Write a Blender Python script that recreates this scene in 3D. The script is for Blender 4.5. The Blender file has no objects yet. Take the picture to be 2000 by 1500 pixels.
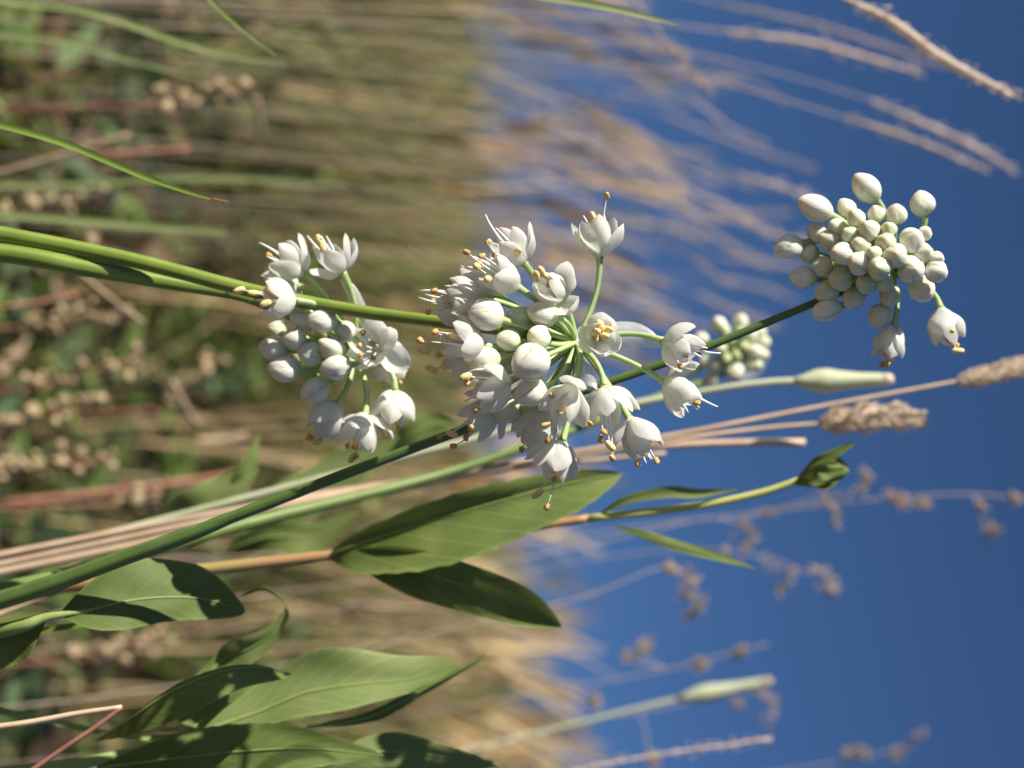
import bpy, bmesh, math, random
from mathutils import Vector, Matrix, Quaternion

sc = bpy.context.scene
random.seed(7)
R = math.radians

# ------------------------------------------------------------------ camera
D = 0.28                 # focus distance (m)
S = 1 / 12500.0          # metres per photograph pixel at that distance
PITCH = R(12)            # the lens looks up the hillside
CAMH = 0.35              # height above the hillside, measured at right angles to it
FW = Vector((0, math.cos(PITCH), math.sin(PITCH)))
UP = Vector((0, -math.sin(PITCH), math.cos(PITCH)))
RT = Vector((1, 0, 0))
CAM = UP * CAMH

cam = bpy.data.cameras.new('camera')
camo = bpy.data.objects.new('camera', cam)
sc.collection.objects.link(camo)
camo.matrix_world = Matrix((
    (UP.x, -1, -FW.x, CAM.x),
    (UP.y, 0, -FW.y, CAM.y),
    (UP.z, 0, -FW.z, CAM.z),
    (0, 0, 0, 1)))          # the photograph lies on its side: up in the world is right in the frame
cam.sensor_fit = 'HORIZONTAL'
cam.sensor_width = 36
cam.lens = 36 * D / (2000 * S)
cam.clip_start = 0.01
cam.clip_end = 3000
cam.dof.use_dof = True
cam.dof.focus_distance = D - 40 * S
cam.dof.aperture_fstop = cam.lens / 3.5
sc.camera = camo

# ------------------------------------------------------------------ sky and sun
SUN = Vector((-0.76, -0.44, 0.49)).normalized()     # towards the sun
w = bpy.data.worlds.new('World')
sc.world = w
w.use_nodes = True
nt = w.node_tree
bg = nt.nodes['Background']
sky = nt.nodes.new('ShaderNodeTexSky')
sky.sky_type = 'NISHITA'
sky.sun_disc = False
sky.sun_elevation = math.asin(SUN.z)
sky.sun_rotation = math.atan2(SUN.x, SUN.y)
sky.altitude = 2500
sky.air_density = 1.0
sky.dust_density = 0.0
sky.ozone_density = 8.0
nt.links.new(sky.outputs[0], bg.inputs[0])
bg.inputs[1].default_value = 0.050

sl = bpy.data.lights.new('sun', 'SUN')
sl.energy = 5.0
sl.angle = R(0.53)
sl.color = (1.0, 0.93, 0.83)
so = bpy.data.objects.new('sun', sl)
sc.collection.objects.link(so)
so.rotation_euler = (-SUN).to_track_quat('-Z', 'Y').to_euler()
so.location = SUN * 5

sc.view_settings.view_transform = 'Standard'
sc.view_settings.look = 'None'
sc.view_settings.exposure = 0.7
sc.view_settings.gamma = 1
sc.view_settings.use_curve_mapping = False
sc.cycles.use_denoising = True
sc.cycles.use_adaptive_sampling = False
sc.cycles.max_bounces = 8
sc.cycles.diffuse_bounces = 4
sc.cycles.sample_clamp_indirect = 4

# ------------------------------------------------------------------ helpers
COL = sc.collection


def P(u, v, dz=0.0):
    """a point of the place: photograph pixel u, v at dz photograph pixels behind the focus plane"""
    d = D + dz * S
    k = S * d / D
    return CAM + FW * d + UP * ((u - 1000) * k) + RT * ((v - 750) * k)


def PX(n, dz=0.0):
    return n * S * (D + dz * S) / D


def root(v, dz):
    """where a stalk at that depth meets the hillside"""
    d = D + dz * S
    return CAM + FW * d - UP * (CAMH + 0.004) + RT * ((v - 750) * S * d / D)


def spline(pts, n=6):
    """Catmull-Rom through Vectors or lists; returns a list of points"""
    q = [Vector(p) for p in pts]
    if len(q) == 2:
        return [q[0].lerp(q[1], i / n) for i in range(n + 1)]
    e = [q[0] * 2 - q[1]] + q + [q[-1] * 2 - q[-2]]
    out = []
    for i in range(1, len(e) - 2):
        a, b, c, d = e[i - 1], e[i], e[i + 1], e[i + 2]
        for k in range(n):
            t = k / n
            out.append(0.5 * ((2 * b) + (c - a) * t + (2 * a - 5 * b + 4 * c - d) * t * t + (3 * b - a - 3 * c + d) * t ** 3))
    out.append(q[-1])
    return out


def lerp_list(vals, n):
    """resample numbers to n values"""
    out = []
    m = len(vals) - 1
    for i in range(n):
        x = i / (n - 1) * m
        k = min(int(x), m - 1) if m else 0
        out.append(vals[k] + (vals[k + 1] - vals[k]) * (x - k) if m else vals[0])
    return out


class MB:
    def __init__(self):
        self.v, self.f, self.uv, self.c = [], [], [], []

    def add(self, v, f, uv=None, col=None):
        b = len(self.v)
        self.v += v
        self.f += [tuple(i + b for i in q) for q in f]
        self.uv += uv if uv else [(0, 0)] * len(v)
        self.c += [col if col else (1, 1, 1)] * len(v)

    def mesh(self, name, mats, origin=Vector((0, 0, 0)), smooth=True, colour=False):
        me = bpy.data.meshes.new(name)
        me.from_pydata([(p - origin)[:] for p in self.v], [], self.f)
        ul = me.uv_layers.new(name='UVMap')
        idx = [l.vertex_index for l in me.loops]
        flat = []
        for i in idx:
            flat += self.uv[i]
        ul.data.foreach_set('uv', flat)
        if colour:
            at = me.color_attributes.new('tint', 'FLOAT_COLOR', 'POINT')
            flat = []
            for q in self.c:
                flat += [q[0], q[1], q[2], 1]
            at.data.foreach_set('color', flat)
        if smooth:
            me.polygons.foreach_set('use_smooth', [True] * len(me.polygons))
        for m in (mats if isinstance(mats, (list, tuple)) else [mats]):
            me.materials.append(m)
        me.update()
        return me


def frames(pts):
    """tangents and a twist-free normal along a path"""
    ts = []
    for i in range(len(pts)):
        a, b = pts[max(i - 1, 0)], pts[min(i + 1, len(pts) - 1)]
        t = (b - a)
        ts.append(t.normalized() if t.length > 1e-12 else Vector((0, 0, 1)))
    n = ts[0].orthogonal().normalized()
    out = []
    for t in ts:
        n = (n - t * n.dot(t))
        n = n.normalized() if n.length > 1e-9 else t.orthogonal().normalized()
        out.append((t, n, t.cross(n)))
    return out


def tube(mb, pts, rad, sides=8, rib=0.0, col=None, cap=True):
    fr = frames(pts)
    v, f, uv = [], [], []
    n = len(pts)
    for i, (p, (t, a, b)) in enumerate(zip(pts, fr)):
        for k in range(sides):
            th = 2 * math.pi * k / sides
            r = rad[i] * (1 + rib * (1 if k % 2 else -1))
            v.append(p + (a * math.cos(th) + b * math.sin(th)) * r)
            uv.append((i / (n - 1), k / sides))
    for i in range(n - 1):
        for k in range(sides):
            k2 = (k + 1) % sides
            f.append((i * sides + k, i * sides + k2, (i + 1) * sides + k2, (i + 1) * sides + k))
    if cap:
        f.append(tuple(range(sides - 1, -1, -1)))
        f.append(tuple((n - 1) * sides + k for k in range(sides)))
    mb.add(v, f, uv, col)


def lathe(mb, base, axis, prof, sides=10, wob=None, col=None):
    """prof: list of (along, radius); wob(theta, s) multiplies the radius"""
    z = axis.normalized()
    x = z.orthogonal().normalized()
    y = z.cross(x)
    v, f, uv = [], [], []
    n = len(prof)
    for i, (h, r) in enumerate(prof):
        for k in range(sides):
            th = 2 * math.pi * k / sides
            q = r * (wob(th, i / (n - 1)) if wob else 1)
            v.append(base + z * h + (x * math.cos(th) + y * math.sin(th)) * q)
            uv.append((i / (n - 1), k / sides))
    for i in range(n - 1):
        for k in range(sides):
            k2 = (k + 1) % sides
            f.append((i * sides + k, i * sides + k2, (i + 1) * sides + k2, (i + 1) * sides + k))
    f.append(tuple(range(sides - 1, -1, -1)))
    f.append(tuple((n - 1) * sides + k for k in range(sides)))
    mb.add(v, f, uv, col)


def link(name, me, parent=None, mw=None, local=None):
    o = bpy.data.objects.new(name, me)
    COL.objects.link(o)
    if parent is not None:
        o.parent = parent
    if mw is not None:
        if parent is not None:
            o.matrix_parent_inverse = WM[parent.name].inverted()
        o.matrix_basis = mw
        WM[o.name] = mw
    elif local is not None:
        o.matrix_basis = local
    return o


WM = {}


def thing(name, label, cat, loc, group=None):
    o = bpy.data.objects.new(name, None)
    o.empty_display_size = 0.01
    COL.objects.link(o)
    o.location = loc
    WM[o.name] = Matrix.Translation(loc)
    o['label'] = label
    o['category'] = cat
    if group:
        o['group'] = group
    return o


def part(name, mb, mat, parent, origin, label=None, smooth=True, colour=False):
    me = mb.mesh(name, mat, origin, smooth, colour)
    o = link(name, me, parent, Matrix.Translation(origin))
    if label:
        o['label'] = label
    return o


def aim(base, axis, roll=0.0):
    z = axis.normalized()
    x = z.orthogonal().normalized()
    x = Quaternion(z, roll) @ x
    y = z.cross(x)
    m = Matrix((x, y, z)).transposed().to_4x4()
    m.translation = base
    return m


# ------------------------------------------------------------------ materials
def plant_mat(name, cols, rough=0.5, transl=0.0, scale=400.0, tint=False, rand=0.25, bump=0.0, spec=0.3, stripes=0, veins=0):
    """cols: two or three base colours mixed by noise; tint multiplies by the per-blade colour"""
    m = bpy.data.materials.new(name)
    m.use_nodes = True
    t = m.node_tree
    for n in list(t.nodes):
        t.nodes.remove(n)
    N, L = t.nodes.new, t.links.new
    out = N('ShaderNodeOutputMaterial')
    pb = N('ShaderNodeBsdfPrincipled')
    pb.inputs['Roughness'].default_value = rough
    pb.inputs['Specular IOR Level'].default_value = spec
    tc = N('ShaderNodeTexCoord')
    nz = N('ShaderNodeTexNoise')
    nz.inputs['Scale'].default_value = scale
    nz.inputs['Detail'].default_value = 4
    L(tc.outputs['Object'], nz.inputs['Vector'])
    rp = N('ShaderNodeValToRGB')
    el = rp.color_ramp.elements
    el[0].position, el[1].position = 0.32, 0.68
    el[0].color = (*cols[0], 1)
    el[1].color = (*cols[-1], 1)
    if len(cols) == 3:
        e = el.new(0.5)
        e.color = (*cols[1], 1)
    L(nz.outputs['Fac'], rp.inputs['Fac'])
    col = rp.outputs['Color']
    if stripes:
        uv = N('ShaderNodeUVMap')
        sx = N('ShaderNodeSeparateXYZ')
        L(uv.outputs[0], sx.inputs[0])
        mu = N('ShaderNodeMath'); mu.operation = 'MULTIPLY'; mu.inputs[1].default_value = stripes * 6.283
        L(sx.outputs['Y'], mu.inputs[0])
        sn = N('ShaderNodeMath'); sn.operation = 'SINE'
        L(mu.outputs[0], sn.inputs[0])
        mr = N('ShaderNodeMapRange')
        mr.inputs[1].default_value, mr.inputs[2].default_value = -1, 1
        mr.inputs[3].default_value, mr.inputs[4].default_value = 0.86, 1.1
        L(sn.outputs[0], mr.inputs[0])
        vm = N('ShaderNodeVectorMath'); vm.operation = 'SCALE'
        L(col, vm.inputs[0]); L(mr.outputs[0], vm.inputs['Scale'])
        col = vm.outputs[0]
    vh = None
    if veins:
        # side veins slanting from the midrib towards the tip, and a pale midrib
        uv = N('ShaderNodeUVMap')
        sx = N('ShaderNodeSeparateXYZ')
        L(uv.outputs[0], sx.inputs[0])

        def mm(op, a, b=None):
            n = N('ShaderNodeMath'); n.operation = op
            for i, x in enumerate((a, b)):
                if x is None:
                    continue
                if isinstance(x, (int, float)):
                    n.inputs[i].default_value = x
                else:
                    L(x, n.inputs[i])
            return n.outputs[0]
        t_ = mm('ABSOLUTE', mm('SUBTRACT', sx.outputs['Y'], 0.5))
        ph = mm('ADD', mm('SUBTRACT', mm('MULTIPLY', sx.outputs['X'], float(veins)), mm('MULTIPLY', t_, 5.0)), mm('MULTIPLY', nz.outputs['Fac'], 0.5))
        fr = mm('ABSOLUTE', mm('SUBTRACT', mm('FRACT', ph), 0.5))
        mr = N('ShaderNodeMapRange'); mr.interpolation_type = 'SMOOTHSTEP'
        mr.inputs[1].default_value, mr.inputs[2].default_value = 0.0, 0.12
        mr.inputs[3].default_value, mr.inputs[4].default_value = 1.22, 1.0
        L(fr, mr.inputs[0])
        m2 = N('ShaderNodeMapRange'); m2.interpolation_type = 'SMOOTHSTEP'
        m2.inputs[1].default_value, m2.inputs[2].default_value = 0.42, 0.5
        m2.inputs[3].default_value, m2.inputs[4].default_value = 1.0, 1.35
        L(t_, m2.inputs[0])
        k_ = mm('MULTIPLY', mr.outputs[0], m2.outputs[0])
        vm = N('ShaderNodeVectorMath'); vm.operation = 'SCALE'
        L(col, vm.inputs[0]); L(k_, vm.inputs['Scale'])
        col = vm.outputs[0]
        vh = mr.outputs[0]
    if tint:
        at = N('ShaderNodeAttribute')
        at.attribute_name = 'tint'
        vm = N('ShaderNodeVectorMath'); vm.operation = 'MULTIPLY'
        L(col, vm.inputs[0]); L(at.outputs['Color'], vm.inputs[1])
        col = vm.outputs[0]
    if rand:
        oi = N('ShaderNodeObjectInfo')
        mr = N('ShaderNodeMapRange')
        mr.inputs[3].default_value, mr.inputs[4].default_value = 1 - rand, 1 + rand
        L(oi.outputs['Random'], mr.inputs[0])
        vm = N('ShaderNodeVectorMath'); vm.operation = 'SCALE'
        L(col, vm.inputs[0]); L(mr.outputs[0], vm.inputs['Scale'])
        col = vm.outputs[0]
    L(col, pb.inputs['Base Color'])
    if bump:
        bp = N('ShaderNodeBump')
        bp.inputs['Strength'].default_value = bump
        bp.inputs['Distance'].default_value = 0.0003
        L(vh if vh is not None else nz.outputs['Fac'], bp.inputs['Height'])
        L(bp.outputs[0], pb.inputs['Normal'])
    if transl:
        tr = N('ShaderNodeBsdfTranslucent')
        L(col, tr.inputs['Color'])
        mx = N('ShaderNodeMixShader')
        mx.inputs[0].default_value = transl
        L(pb.outputs[0], mx.inputs[1]); L(tr.outputs[0], mx.inputs[2])
        L(mx.outputs[0], out.inputs['Surface'])
    else:
        L(pb.outputs[0], out.inputs['Surface'])
    return m


def petal_mat(name, white, green, transl, bud=False):
    """uv.x runs from the base to the tip, uv.y across; the object's colour carries how green this one is"""
    m = bpy.data.materials.new(name)
    m.use_nodes = True
    t = m.node_tree
    for n in list(t.nodes):
        t.nodes.remove(n)
    N, L = t.nodes.new, t.links.new

    def math_(op, a, b=None, c=None):
        n = N('ShaderNodeMath'); n.operation = op
        for i, x in enumerate((a, b, c)):
            if x is None:
                continue
            if isinstance(x, (int, float)):
                n.inputs[i].default_value = x
            else:
                L(x, n.inputs[i])
        return n.outputs[0]
    out = N('ShaderNodeOutputMaterial')
    pb = N('ShaderNodeBsdfPrincipled')
    pb.inputs['Roughness'].default_value = 0.42
    pb.inputs['Specular IOR Level'].default_value = 0.35
    if bud:
        pb.inputs['Subsurface Weight'].default_value = 0.55
        pb.inputs['Subsurface Radius'].default_value = (0.0012, 0.0011, 0.0008)
        pb.inputs['Subsurface Scale'].default_value = 1.0
    uv = N('ShaderNodeUVMap')
    sx = N('ShaderNodeSeparateXYZ')
    L(uv.outputs[0], sx.inputs[0])
    oi = N('ShaderNodeObjectInfo')
    gr = N('ShaderNodeSeparateXYZ')
    L(oi.outputs['Color'], gr.inputs[0])
    g = gr.outputs['X']                                        # 0 white .. 1 green
    basef = N('ShaderNodeMapRange')
    basef.interpolation_type = 'SMOOTHSTEP'
    basef.inputs[1].default_value = 0.0
    basef.inputs[2].default_value = 0.55 if bud else 0.3
    basef.inputs[3].default_value = 0.85 if bud else 0.6
    basef.inputs[4].default_value = 0.0
    L(sx.outputs['X'], basef.inputs[0])
    # the rib down the middle of each tepal
    if bud:
        fr = math_('FRACT', math_('MULTIPLY', sx.outputs['Y'], 3.0))
        rib = math_('ABSOLUTE', math_('SUBTRACT', fr, 0.5))
    else:
        rib = math_('ABSOLUTE', math_('SUBTRACT', sx.outputs['Y'], 0.5))
    ribf = N('ShaderNodeMapRange')
    ribf.interpolation_type = 'SMOOTHSTEP'
    ribf.inputs[1].default_value = 0.0
    ribf.inputs[2].default_value = 0.055
    ribf.inputs[3].default_value = 0.3
    ribf.inputs[4].default_value = 0.0
    L(rib, ribf.inputs[0])
    f = math_('MAXIMUM', math_('MULTIPLY', basef.outputs[0], math_('ADD', math_('MULTIPLY', g, 1.5), 0.55)), math_('MULTIPLY', ribf.outputs[0], 1.0 if bud else 0.7))
    f = math_('MAXIMUM', f, math_('MULTIPLY', g, 1.15 if bud else 0.9))
    if bud:
        # the edge where one wrapped tepal laps over the next
        seam = N('ShaderNodeMapRange')
        seam.interpolation_type = 'SMOOTHSTEP'
        seam.inputs[1].default_value, seam.inputs[2].default_value = 0.43, 0.5
        seam.inputs[3].default_value, seam.inputs[4].default_value = 0.0, 0.75
        L(rib, seam.inputs[0])
        f = math_('MAXIMUM', f, seam.outputs[0])
    f = math_('MINIMUM', f, 1.0)
    tc = N('ShaderNodeTexCoord')
    mp = N('ShaderNodeMapping')
    L(uv.outputs[0], mp.inputs[0])
    mp.inputs['Scale'].default_value = (2.0, 26.0, 1.0)
    nz = N('ShaderNodeTexNoise')
    nz.inputs['Scale'].default_value = 1.0
    nz.inputs['Detail'].default_value = 3
    L(mp.outputs[0], nz.inputs['Vector'])
    vein = N('ShaderNodeMapRange')
    vein.inputs[1].default_value, vein.inputs[2].default_value = 0.3, 0.7
    vein.inputs[3].default_value, vein.inputs[4].default_value = 0.88, 1.0
    L(nz.outputs['Fac'], vein.inputs[0])
    mix = N('ShaderNodeMix'); mix.data_type = 'RGBA'
    mix.inputs['A'].default_value = (*white, 1)
    mix.inputs['B'].default_value = (*green, 1)
    L(f, mix.inputs['Factor'])
    tipf = N('ShaderNodeMapRange')
    tipf.interpolation_type = 'SMOOTHSTEP'
    tipf.inputs[1].default_value, tipf.inputs[2].default_value = (0.62, 1.0) if bud else (0.86, 1.0)
    tipf.inputs[3].default_value, tipf.inputs[4].default_value = 0.0, (0.55 if bud else 0.35)
    L(sx.outputs['X'], tipf.inputs[0])
    tipm = N('ShaderNodeMix'); tipm.data_type = 'RGBA'
    tipm.inputs['B'].default_value = (0.80, 0.62, 0.48, 1)
    L(math_('MULTIPLY', tipf.outputs[0], oi.outputs['Random']), tipm.inputs['Factor'])
    L(mix.outputs['Result'], tipm.inputs['A'])
    vm = N('ShaderNodeVectorMath'); vm.operation = 'SCALE'
    L(tipm.outputs['Result'], vm.inputs[0]); L(vein.outputs[0], vm.inputs['Scale'])
    L(vm.outputs[0], pb.inputs['Base Color'])
    bp = N('ShaderNodeBump')
    bp.inputs['Strength'].default_value = 0.5
    bp.inputs['Distance'].default_value = 0.0002
    L(nz.outputs['Fac'], bp.inputs['Height'])
    L(bp.outputs[0], pb.inputs['Normal'])
    tr = N('ShaderNodeBsdfTranslucent')
    L(vm.outputs[0], tr.inputs['Color'])
    mx = N('ShaderNodeMixShader')
    mx.inputs[0].default_value = transl
    L(pb.outputs[0], mx.inputs[1]); L(tr.outputs[0], mx.inputs[2])
    L(mx.outputs[0], out.inputs['Surface'])
    return m


M = {}
M['tepal'] = petal_mat('tepal', (0.93, 0.915, 0.87), (0.60, 0.72, 0.40), 0.5)
M['bud'] = petal_mat('bud', (0.92, 0.89, 0.83), (0.47, 0.60, 0.17), 0.10, bud=True)
M['filament'] = plant_mat('filament', [(0.82, 0.82, 0.80), (0.88, 0.88, 0.86)], 0.4, 0.2, rand=0)
M['anther'] = plant_mat('anther', [(0.76, 0.54, 0.22), (0.88, 0.68, 0.34)], 0.7, 0, 3000, rand=0.12, bump=0.5)
M['anther_old'] = plant_mat('anther_old', [(0.52, 0.30, 0.10), (0.72, 0.46, 0.17)], 0.7, 0, 3000, rand=0.2, bump=0.6)
M['ovary'] = plant_mat('ovary', [(0.55, 0.62, 0.25), (0.66, 0.70, 0.40)], 0.4, 0, rand=0.1)
M['pedicel'] = plant_mat('pedicel', [(0.38, 0.50, 0.20), (0.48, 0.60, 0.28)], 0.4, 0.1, 500, rand=0.12, stripes=3)
M['hub'] = plant_mat('hub', [(0.40, 0.52, 0.08), (0.48, 0.58, 0.12)], 0.4, 0.1, 600, rand=0)
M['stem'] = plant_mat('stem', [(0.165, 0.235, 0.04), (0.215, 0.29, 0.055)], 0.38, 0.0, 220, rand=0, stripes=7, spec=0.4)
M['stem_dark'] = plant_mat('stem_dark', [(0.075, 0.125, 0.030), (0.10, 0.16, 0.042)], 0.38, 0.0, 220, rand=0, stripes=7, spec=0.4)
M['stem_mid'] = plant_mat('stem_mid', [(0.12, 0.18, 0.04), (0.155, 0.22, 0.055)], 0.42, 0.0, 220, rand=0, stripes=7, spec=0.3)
M['stick'] = plant_mat('stick', [(0.26, 0.18, 0.11), (0.38, 0.28, 0.18)], 0.6, 0, 150, rand=0.2)
M['bract'] = None
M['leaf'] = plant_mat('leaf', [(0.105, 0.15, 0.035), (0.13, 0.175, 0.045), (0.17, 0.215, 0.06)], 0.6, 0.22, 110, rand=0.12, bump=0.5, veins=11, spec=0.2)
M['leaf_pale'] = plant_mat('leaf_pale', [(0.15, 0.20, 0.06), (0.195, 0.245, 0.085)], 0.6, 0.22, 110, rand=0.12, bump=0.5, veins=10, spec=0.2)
M['closed'] = plant_mat('closed', [(0.48, 0.52, 0.32), (0.64, 0.66, 0.47)], 0.5, 0.15, 60, rand=0.05)
M['midrib'] = plant_mat('midrib', [(0.22, 0.29, 0.08), (0.28, 0.35, 0.12)], 0.5, 0, 200, rand=0)
M['herb_stem'] = plant_mat('herb_stem', [(0.42, 0.20, 0.11), (0.34, 0.30, 0.10)], 0.5, 0, 40, rand=0)
M['herb_top'] = plant_mat('herb_top', [(0.42, 0.46, 0.13), (0.50, 0.50, 0.17)], 0.5, 0, 120, rand=0)
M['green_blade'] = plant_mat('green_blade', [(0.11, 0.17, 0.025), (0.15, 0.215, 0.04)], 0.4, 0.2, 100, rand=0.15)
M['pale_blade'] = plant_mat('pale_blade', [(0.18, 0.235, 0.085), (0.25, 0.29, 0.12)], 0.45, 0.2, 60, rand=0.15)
M['straw'] = plant_mat('straw', [(0.56, 0.39, 0.25), (0.70, 0.54, 0.38)], 0.45, 0.1, 150, rand=0.15, stripes=4)
M['straw_red'] = plant_mat('straw_red', [(0.28, 0.11, 0.08), (0.40, 0.20, 0.13)], 0.5, 0, 150, rand=0.1)
M['husk'] = plant_mat('husk', [(0.74, 0.61, 0.47), (0.88, 0.77, 0.63)], 0.6, 0.4, 900, rand=0.1)
M['tan'] = plant_mat('tan', [(0.56, 0.43, 0.32), (0.72, 0.58, 0.46)], 0.55, 0.15, 200, rand=0.2)
M['brown_seed'] = plant_mat('brown_seed', [(0.34, 0.24, 0.16), (0.50, 0.38, 0.26)], 0.65, 0.1, 500, rand=0.2)
M['pod'] = plant_mat('pod', [(0.34, 0.25, 0.14), (0.52, 0.40, 0.23)], 0.5, 0.15, 500, rand=0.25)
M['grass'] = plant_mat('grass', [(0.85, 0.85, 0.85), (1.1, 1.1, 1.1)], 0.55, 0.2, 60, tint=True, rand=0)
M['litter'] = plant_mat('litter', [(0.8, 0.8, 0.8), (1.1, 1.1, 1.1)], 0.7, 0.05, 120, tint=True, rand=0)
M['soil'] = plant_mat('soil', [(0.05, 0.036, 0.025), (0.10, 0.072, 0.05), (0.17, 0.125, 0.085)], 0.9, 0, 60, rand=0, bump=1.0, spec=0.1)


def bract_mat():
    m = bpy.data.materials.new('bract')
    m.use_nodes = True
    t = m.node_tree
    for n in list(t.nodes):
        t.nodes.remove(n)
    N, L = t.nodes.new, t.links.new
    out = N('ShaderNodeOutputMaterial')
    pb = N('ShaderNodeBsdfPrincipled')
    pb.inputs['Base Color'].default_value = (0.80, 0.80, 0.76, 1)
    pb.inputs['Roughness'].default_value = 0.3
    ts = N('ShaderNodeBsdfTransparent')
    tr = N('ShaderNodeBsdfTranslucent')
    tr.inputs['Color'].default_value = (0.8, 0.8, 0.77, 1)
    a = N('ShaderNodeMixShader'); a.inputs[0].default_value = 0.4
    b = N('ShaderNodeMixShader')
    uv = N('ShaderNodeUVMap')
    mp = N('ShaderNodeMapping'); mp.inputs['Scale'].default_value = (3, 14, 1)
    nz = N('ShaderNodeTexNoise'); nz.inputs['Scale'].default_value = 1.0
    L(uv.outputs[0], mp.inputs[0]); L(mp.outputs[0], nz.inputs['Vector'])
    mr = N('ShaderNodeMapRange')
    mr.inputs[1].default_value, mr.inputs[2].default_value = 0.3, 0.7
    mr.inputs[3].default_value, mr.inputs[4].default_value = 0.52, 0.25
    L(nz.outputs['Fac'], mr.inputs[0])
    L(pb.outputs[0], a.inputs[1]); L(tr.outputs[0], a.inputs[2])
    L(a.outputs[0], b.inputs[1]); L(ts.outputs[0], b.inputs[2])
    L(mr.outputs[0], b.inputs[0])
    L(b.outputs[0], out.inputs['Surface'])
    return m


M['bract'] = bract_mat()

# ------------------------------------------------------------------ the hillside
CREST = 14.0


def ground_point(x, d):
    """hillside under the camera, levelling off beyond its crest; d along the slope"""
    p = FW * min(d, CREST) + RT * x
    if d > CREST:
        p += Vector((0, 1, 0)) * (d - CREST)
    bump_ = 0.012 * math.sin(x * 5.1 + d * 3.3) + 0.008 * math.sin(x * 11.7 - d * 7.9)
    swell = 0.34 * math.exp(-((d - 8.5) / 3.0) ** 2) * (0.5 + 0.5 * math.tanh((x - 0.5) * 1.1))
    return p + UP * (bump_ - 0.012 + swell)


mb = MB()
ds = [-6, -3, -1.5, -0.6] + [0.2 * i for i in range(0, 21)] + [4.5, 5, 6, 7, 8, 10, 12, 14, 18, 30, 80, 300, 1200]
xs = [-900, -200, -60, -20, -8, -5, -3.5] + [-2.4 + 0.2 * i for i in range(25)] + [3.5, 5, 8, 20, 60, 200, 900]
vv = [ground_point(x, d) for d in ds for x in xs]
ff = [(i * len(xs) + j, i * len(xs) + j + 1, (i + 1) * len(xs) + j + 1, (i + 1) * len(xs) + j)
      for i in range(len(ds) - 1) for j in range(len(xs) - 1)]
mb.add(vv, ff)
g = link('ground', mb.mesh('ground', M['soil']))
g['kind'] = 'structure'
g['label'] = 'brown soil of the dry grassy hillside'

# ------------------------------------------------------------------ flowers
rng = random.Random(11)


def tepal_mesh(L_, W, opening, cup, rnd, wave=0.085):
    """a concave, bluntly pointed tepal; z along the flower's axis, x outward"""
    ns, ntr = 11, 8
    mbt = MB()
    v, f, uv = [], [], []
    x, z = 0.0, 0.0
    step = L_ / ns
    ph = rnd.uniform(0, 6)
    for i in range(ns + 1):
        s = i / ns
        th = opening + cup * (0.55 - s) * 2
        if i:
            x += math.sin(th) * step
            z += math.cos(th) * step
        wd = W * 0.5 * (max(0.0, math.sin(math.pi * min(1, (0.10 + 0.90 * s) ** 1.22))) ** 0.55)
        if i == ns:
            wd = W * 0.02
        nx, nz = math.cos(th), -math.sin(th)           # outward normal of the centre line
        for k in range(ntr + 1):
            t = k / ntr * 2 - 1
            q = abs(t) ** 2
            inw = -q * wd * 0.62 * (1 - 0.35 * s) + wave * wd * math.sin(ph + s * 7 + t * 3)
            v.append(Vector((x + nx * inw, t * wd * (1 - 0.10 * q), z + nz * inw)))
            uv.append((s, k / ntr))
    for i in range(ns):
        for k in range(ntr):
            a = i * (ntr + 1) + k
            f.append((a, a + 1, a + ntr + 2, a + ntr + 1))
    mbt.add(v, f, uv)
    return mbt.mesh('tepal', M['tepal'])


def anther_mesh(kind):
    mba = MB()
    if kind == 'new':
        Lh, r = PX(27), PX(7.4)
        prof = [(Lh * (0.5 - 0.5 * math.cos(math.pi * i / 8)), max(1e-6, r * math.sin(math.pi * i / 8) ** 0.72)) for i in range(9)]
        lathe(mba, Vector((0, 0, -Lh * 0.45)), Vector((0, 0, 1)), prof, 10,
              lambda th, s: 1 - 0.22 * max(0, math.cos(2 * th)) ** 8)
    else:
        Lh, r = PX(15), PX(5.4)
        prof = [(Lh * (0.5 - 0.5 * math.cos(math.pi * i / 6)), max(1e-6, r * math.sin(math.pi * i / 6) ** 0.6)) for i in range(7)]
        lathe(mba, Vector((0, 0, -Lh * 0.4)), Vector((0, 0, 1)), prof, 8,
              lambda th, s: 1 + 0.30 * math.sin(3 * th + 5 * s) * (0.4 + s))
    return mba.mesh('anther', M['anther'] if kind == 'new' else M['anther_old'])


ANTH = {'new': anther_mesh('new'), 'old': anther_mesh('old')}


def ovary_mesh():
    m_ = MB()
    h, r = PX(17), PX(9)
    prof = [(-PX(5), PX(5)), (0, PX(8)), (h * 0.35, r), (h * 0.7, r * 0.85), (h, r * 0.3)]
    lathe(m_, Vector((0, 0, 0)), Vector((0, 0, 1)), prof, 9, lambda th, s: 1 + 0.16 * math.cos(3 * th))
    return m_.mesh('flower', M['ovary'])


OVARY = ovary_mesh()


def filament_pts(a, b, bend):
    mid = a.lerp(b, 0.55) + bend
    return [a.lerp(mid, t).lerp(mid.lerp(b, t), t) for t in (0, .15, .3, .45, .6, .75, .88, 1)]


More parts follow.
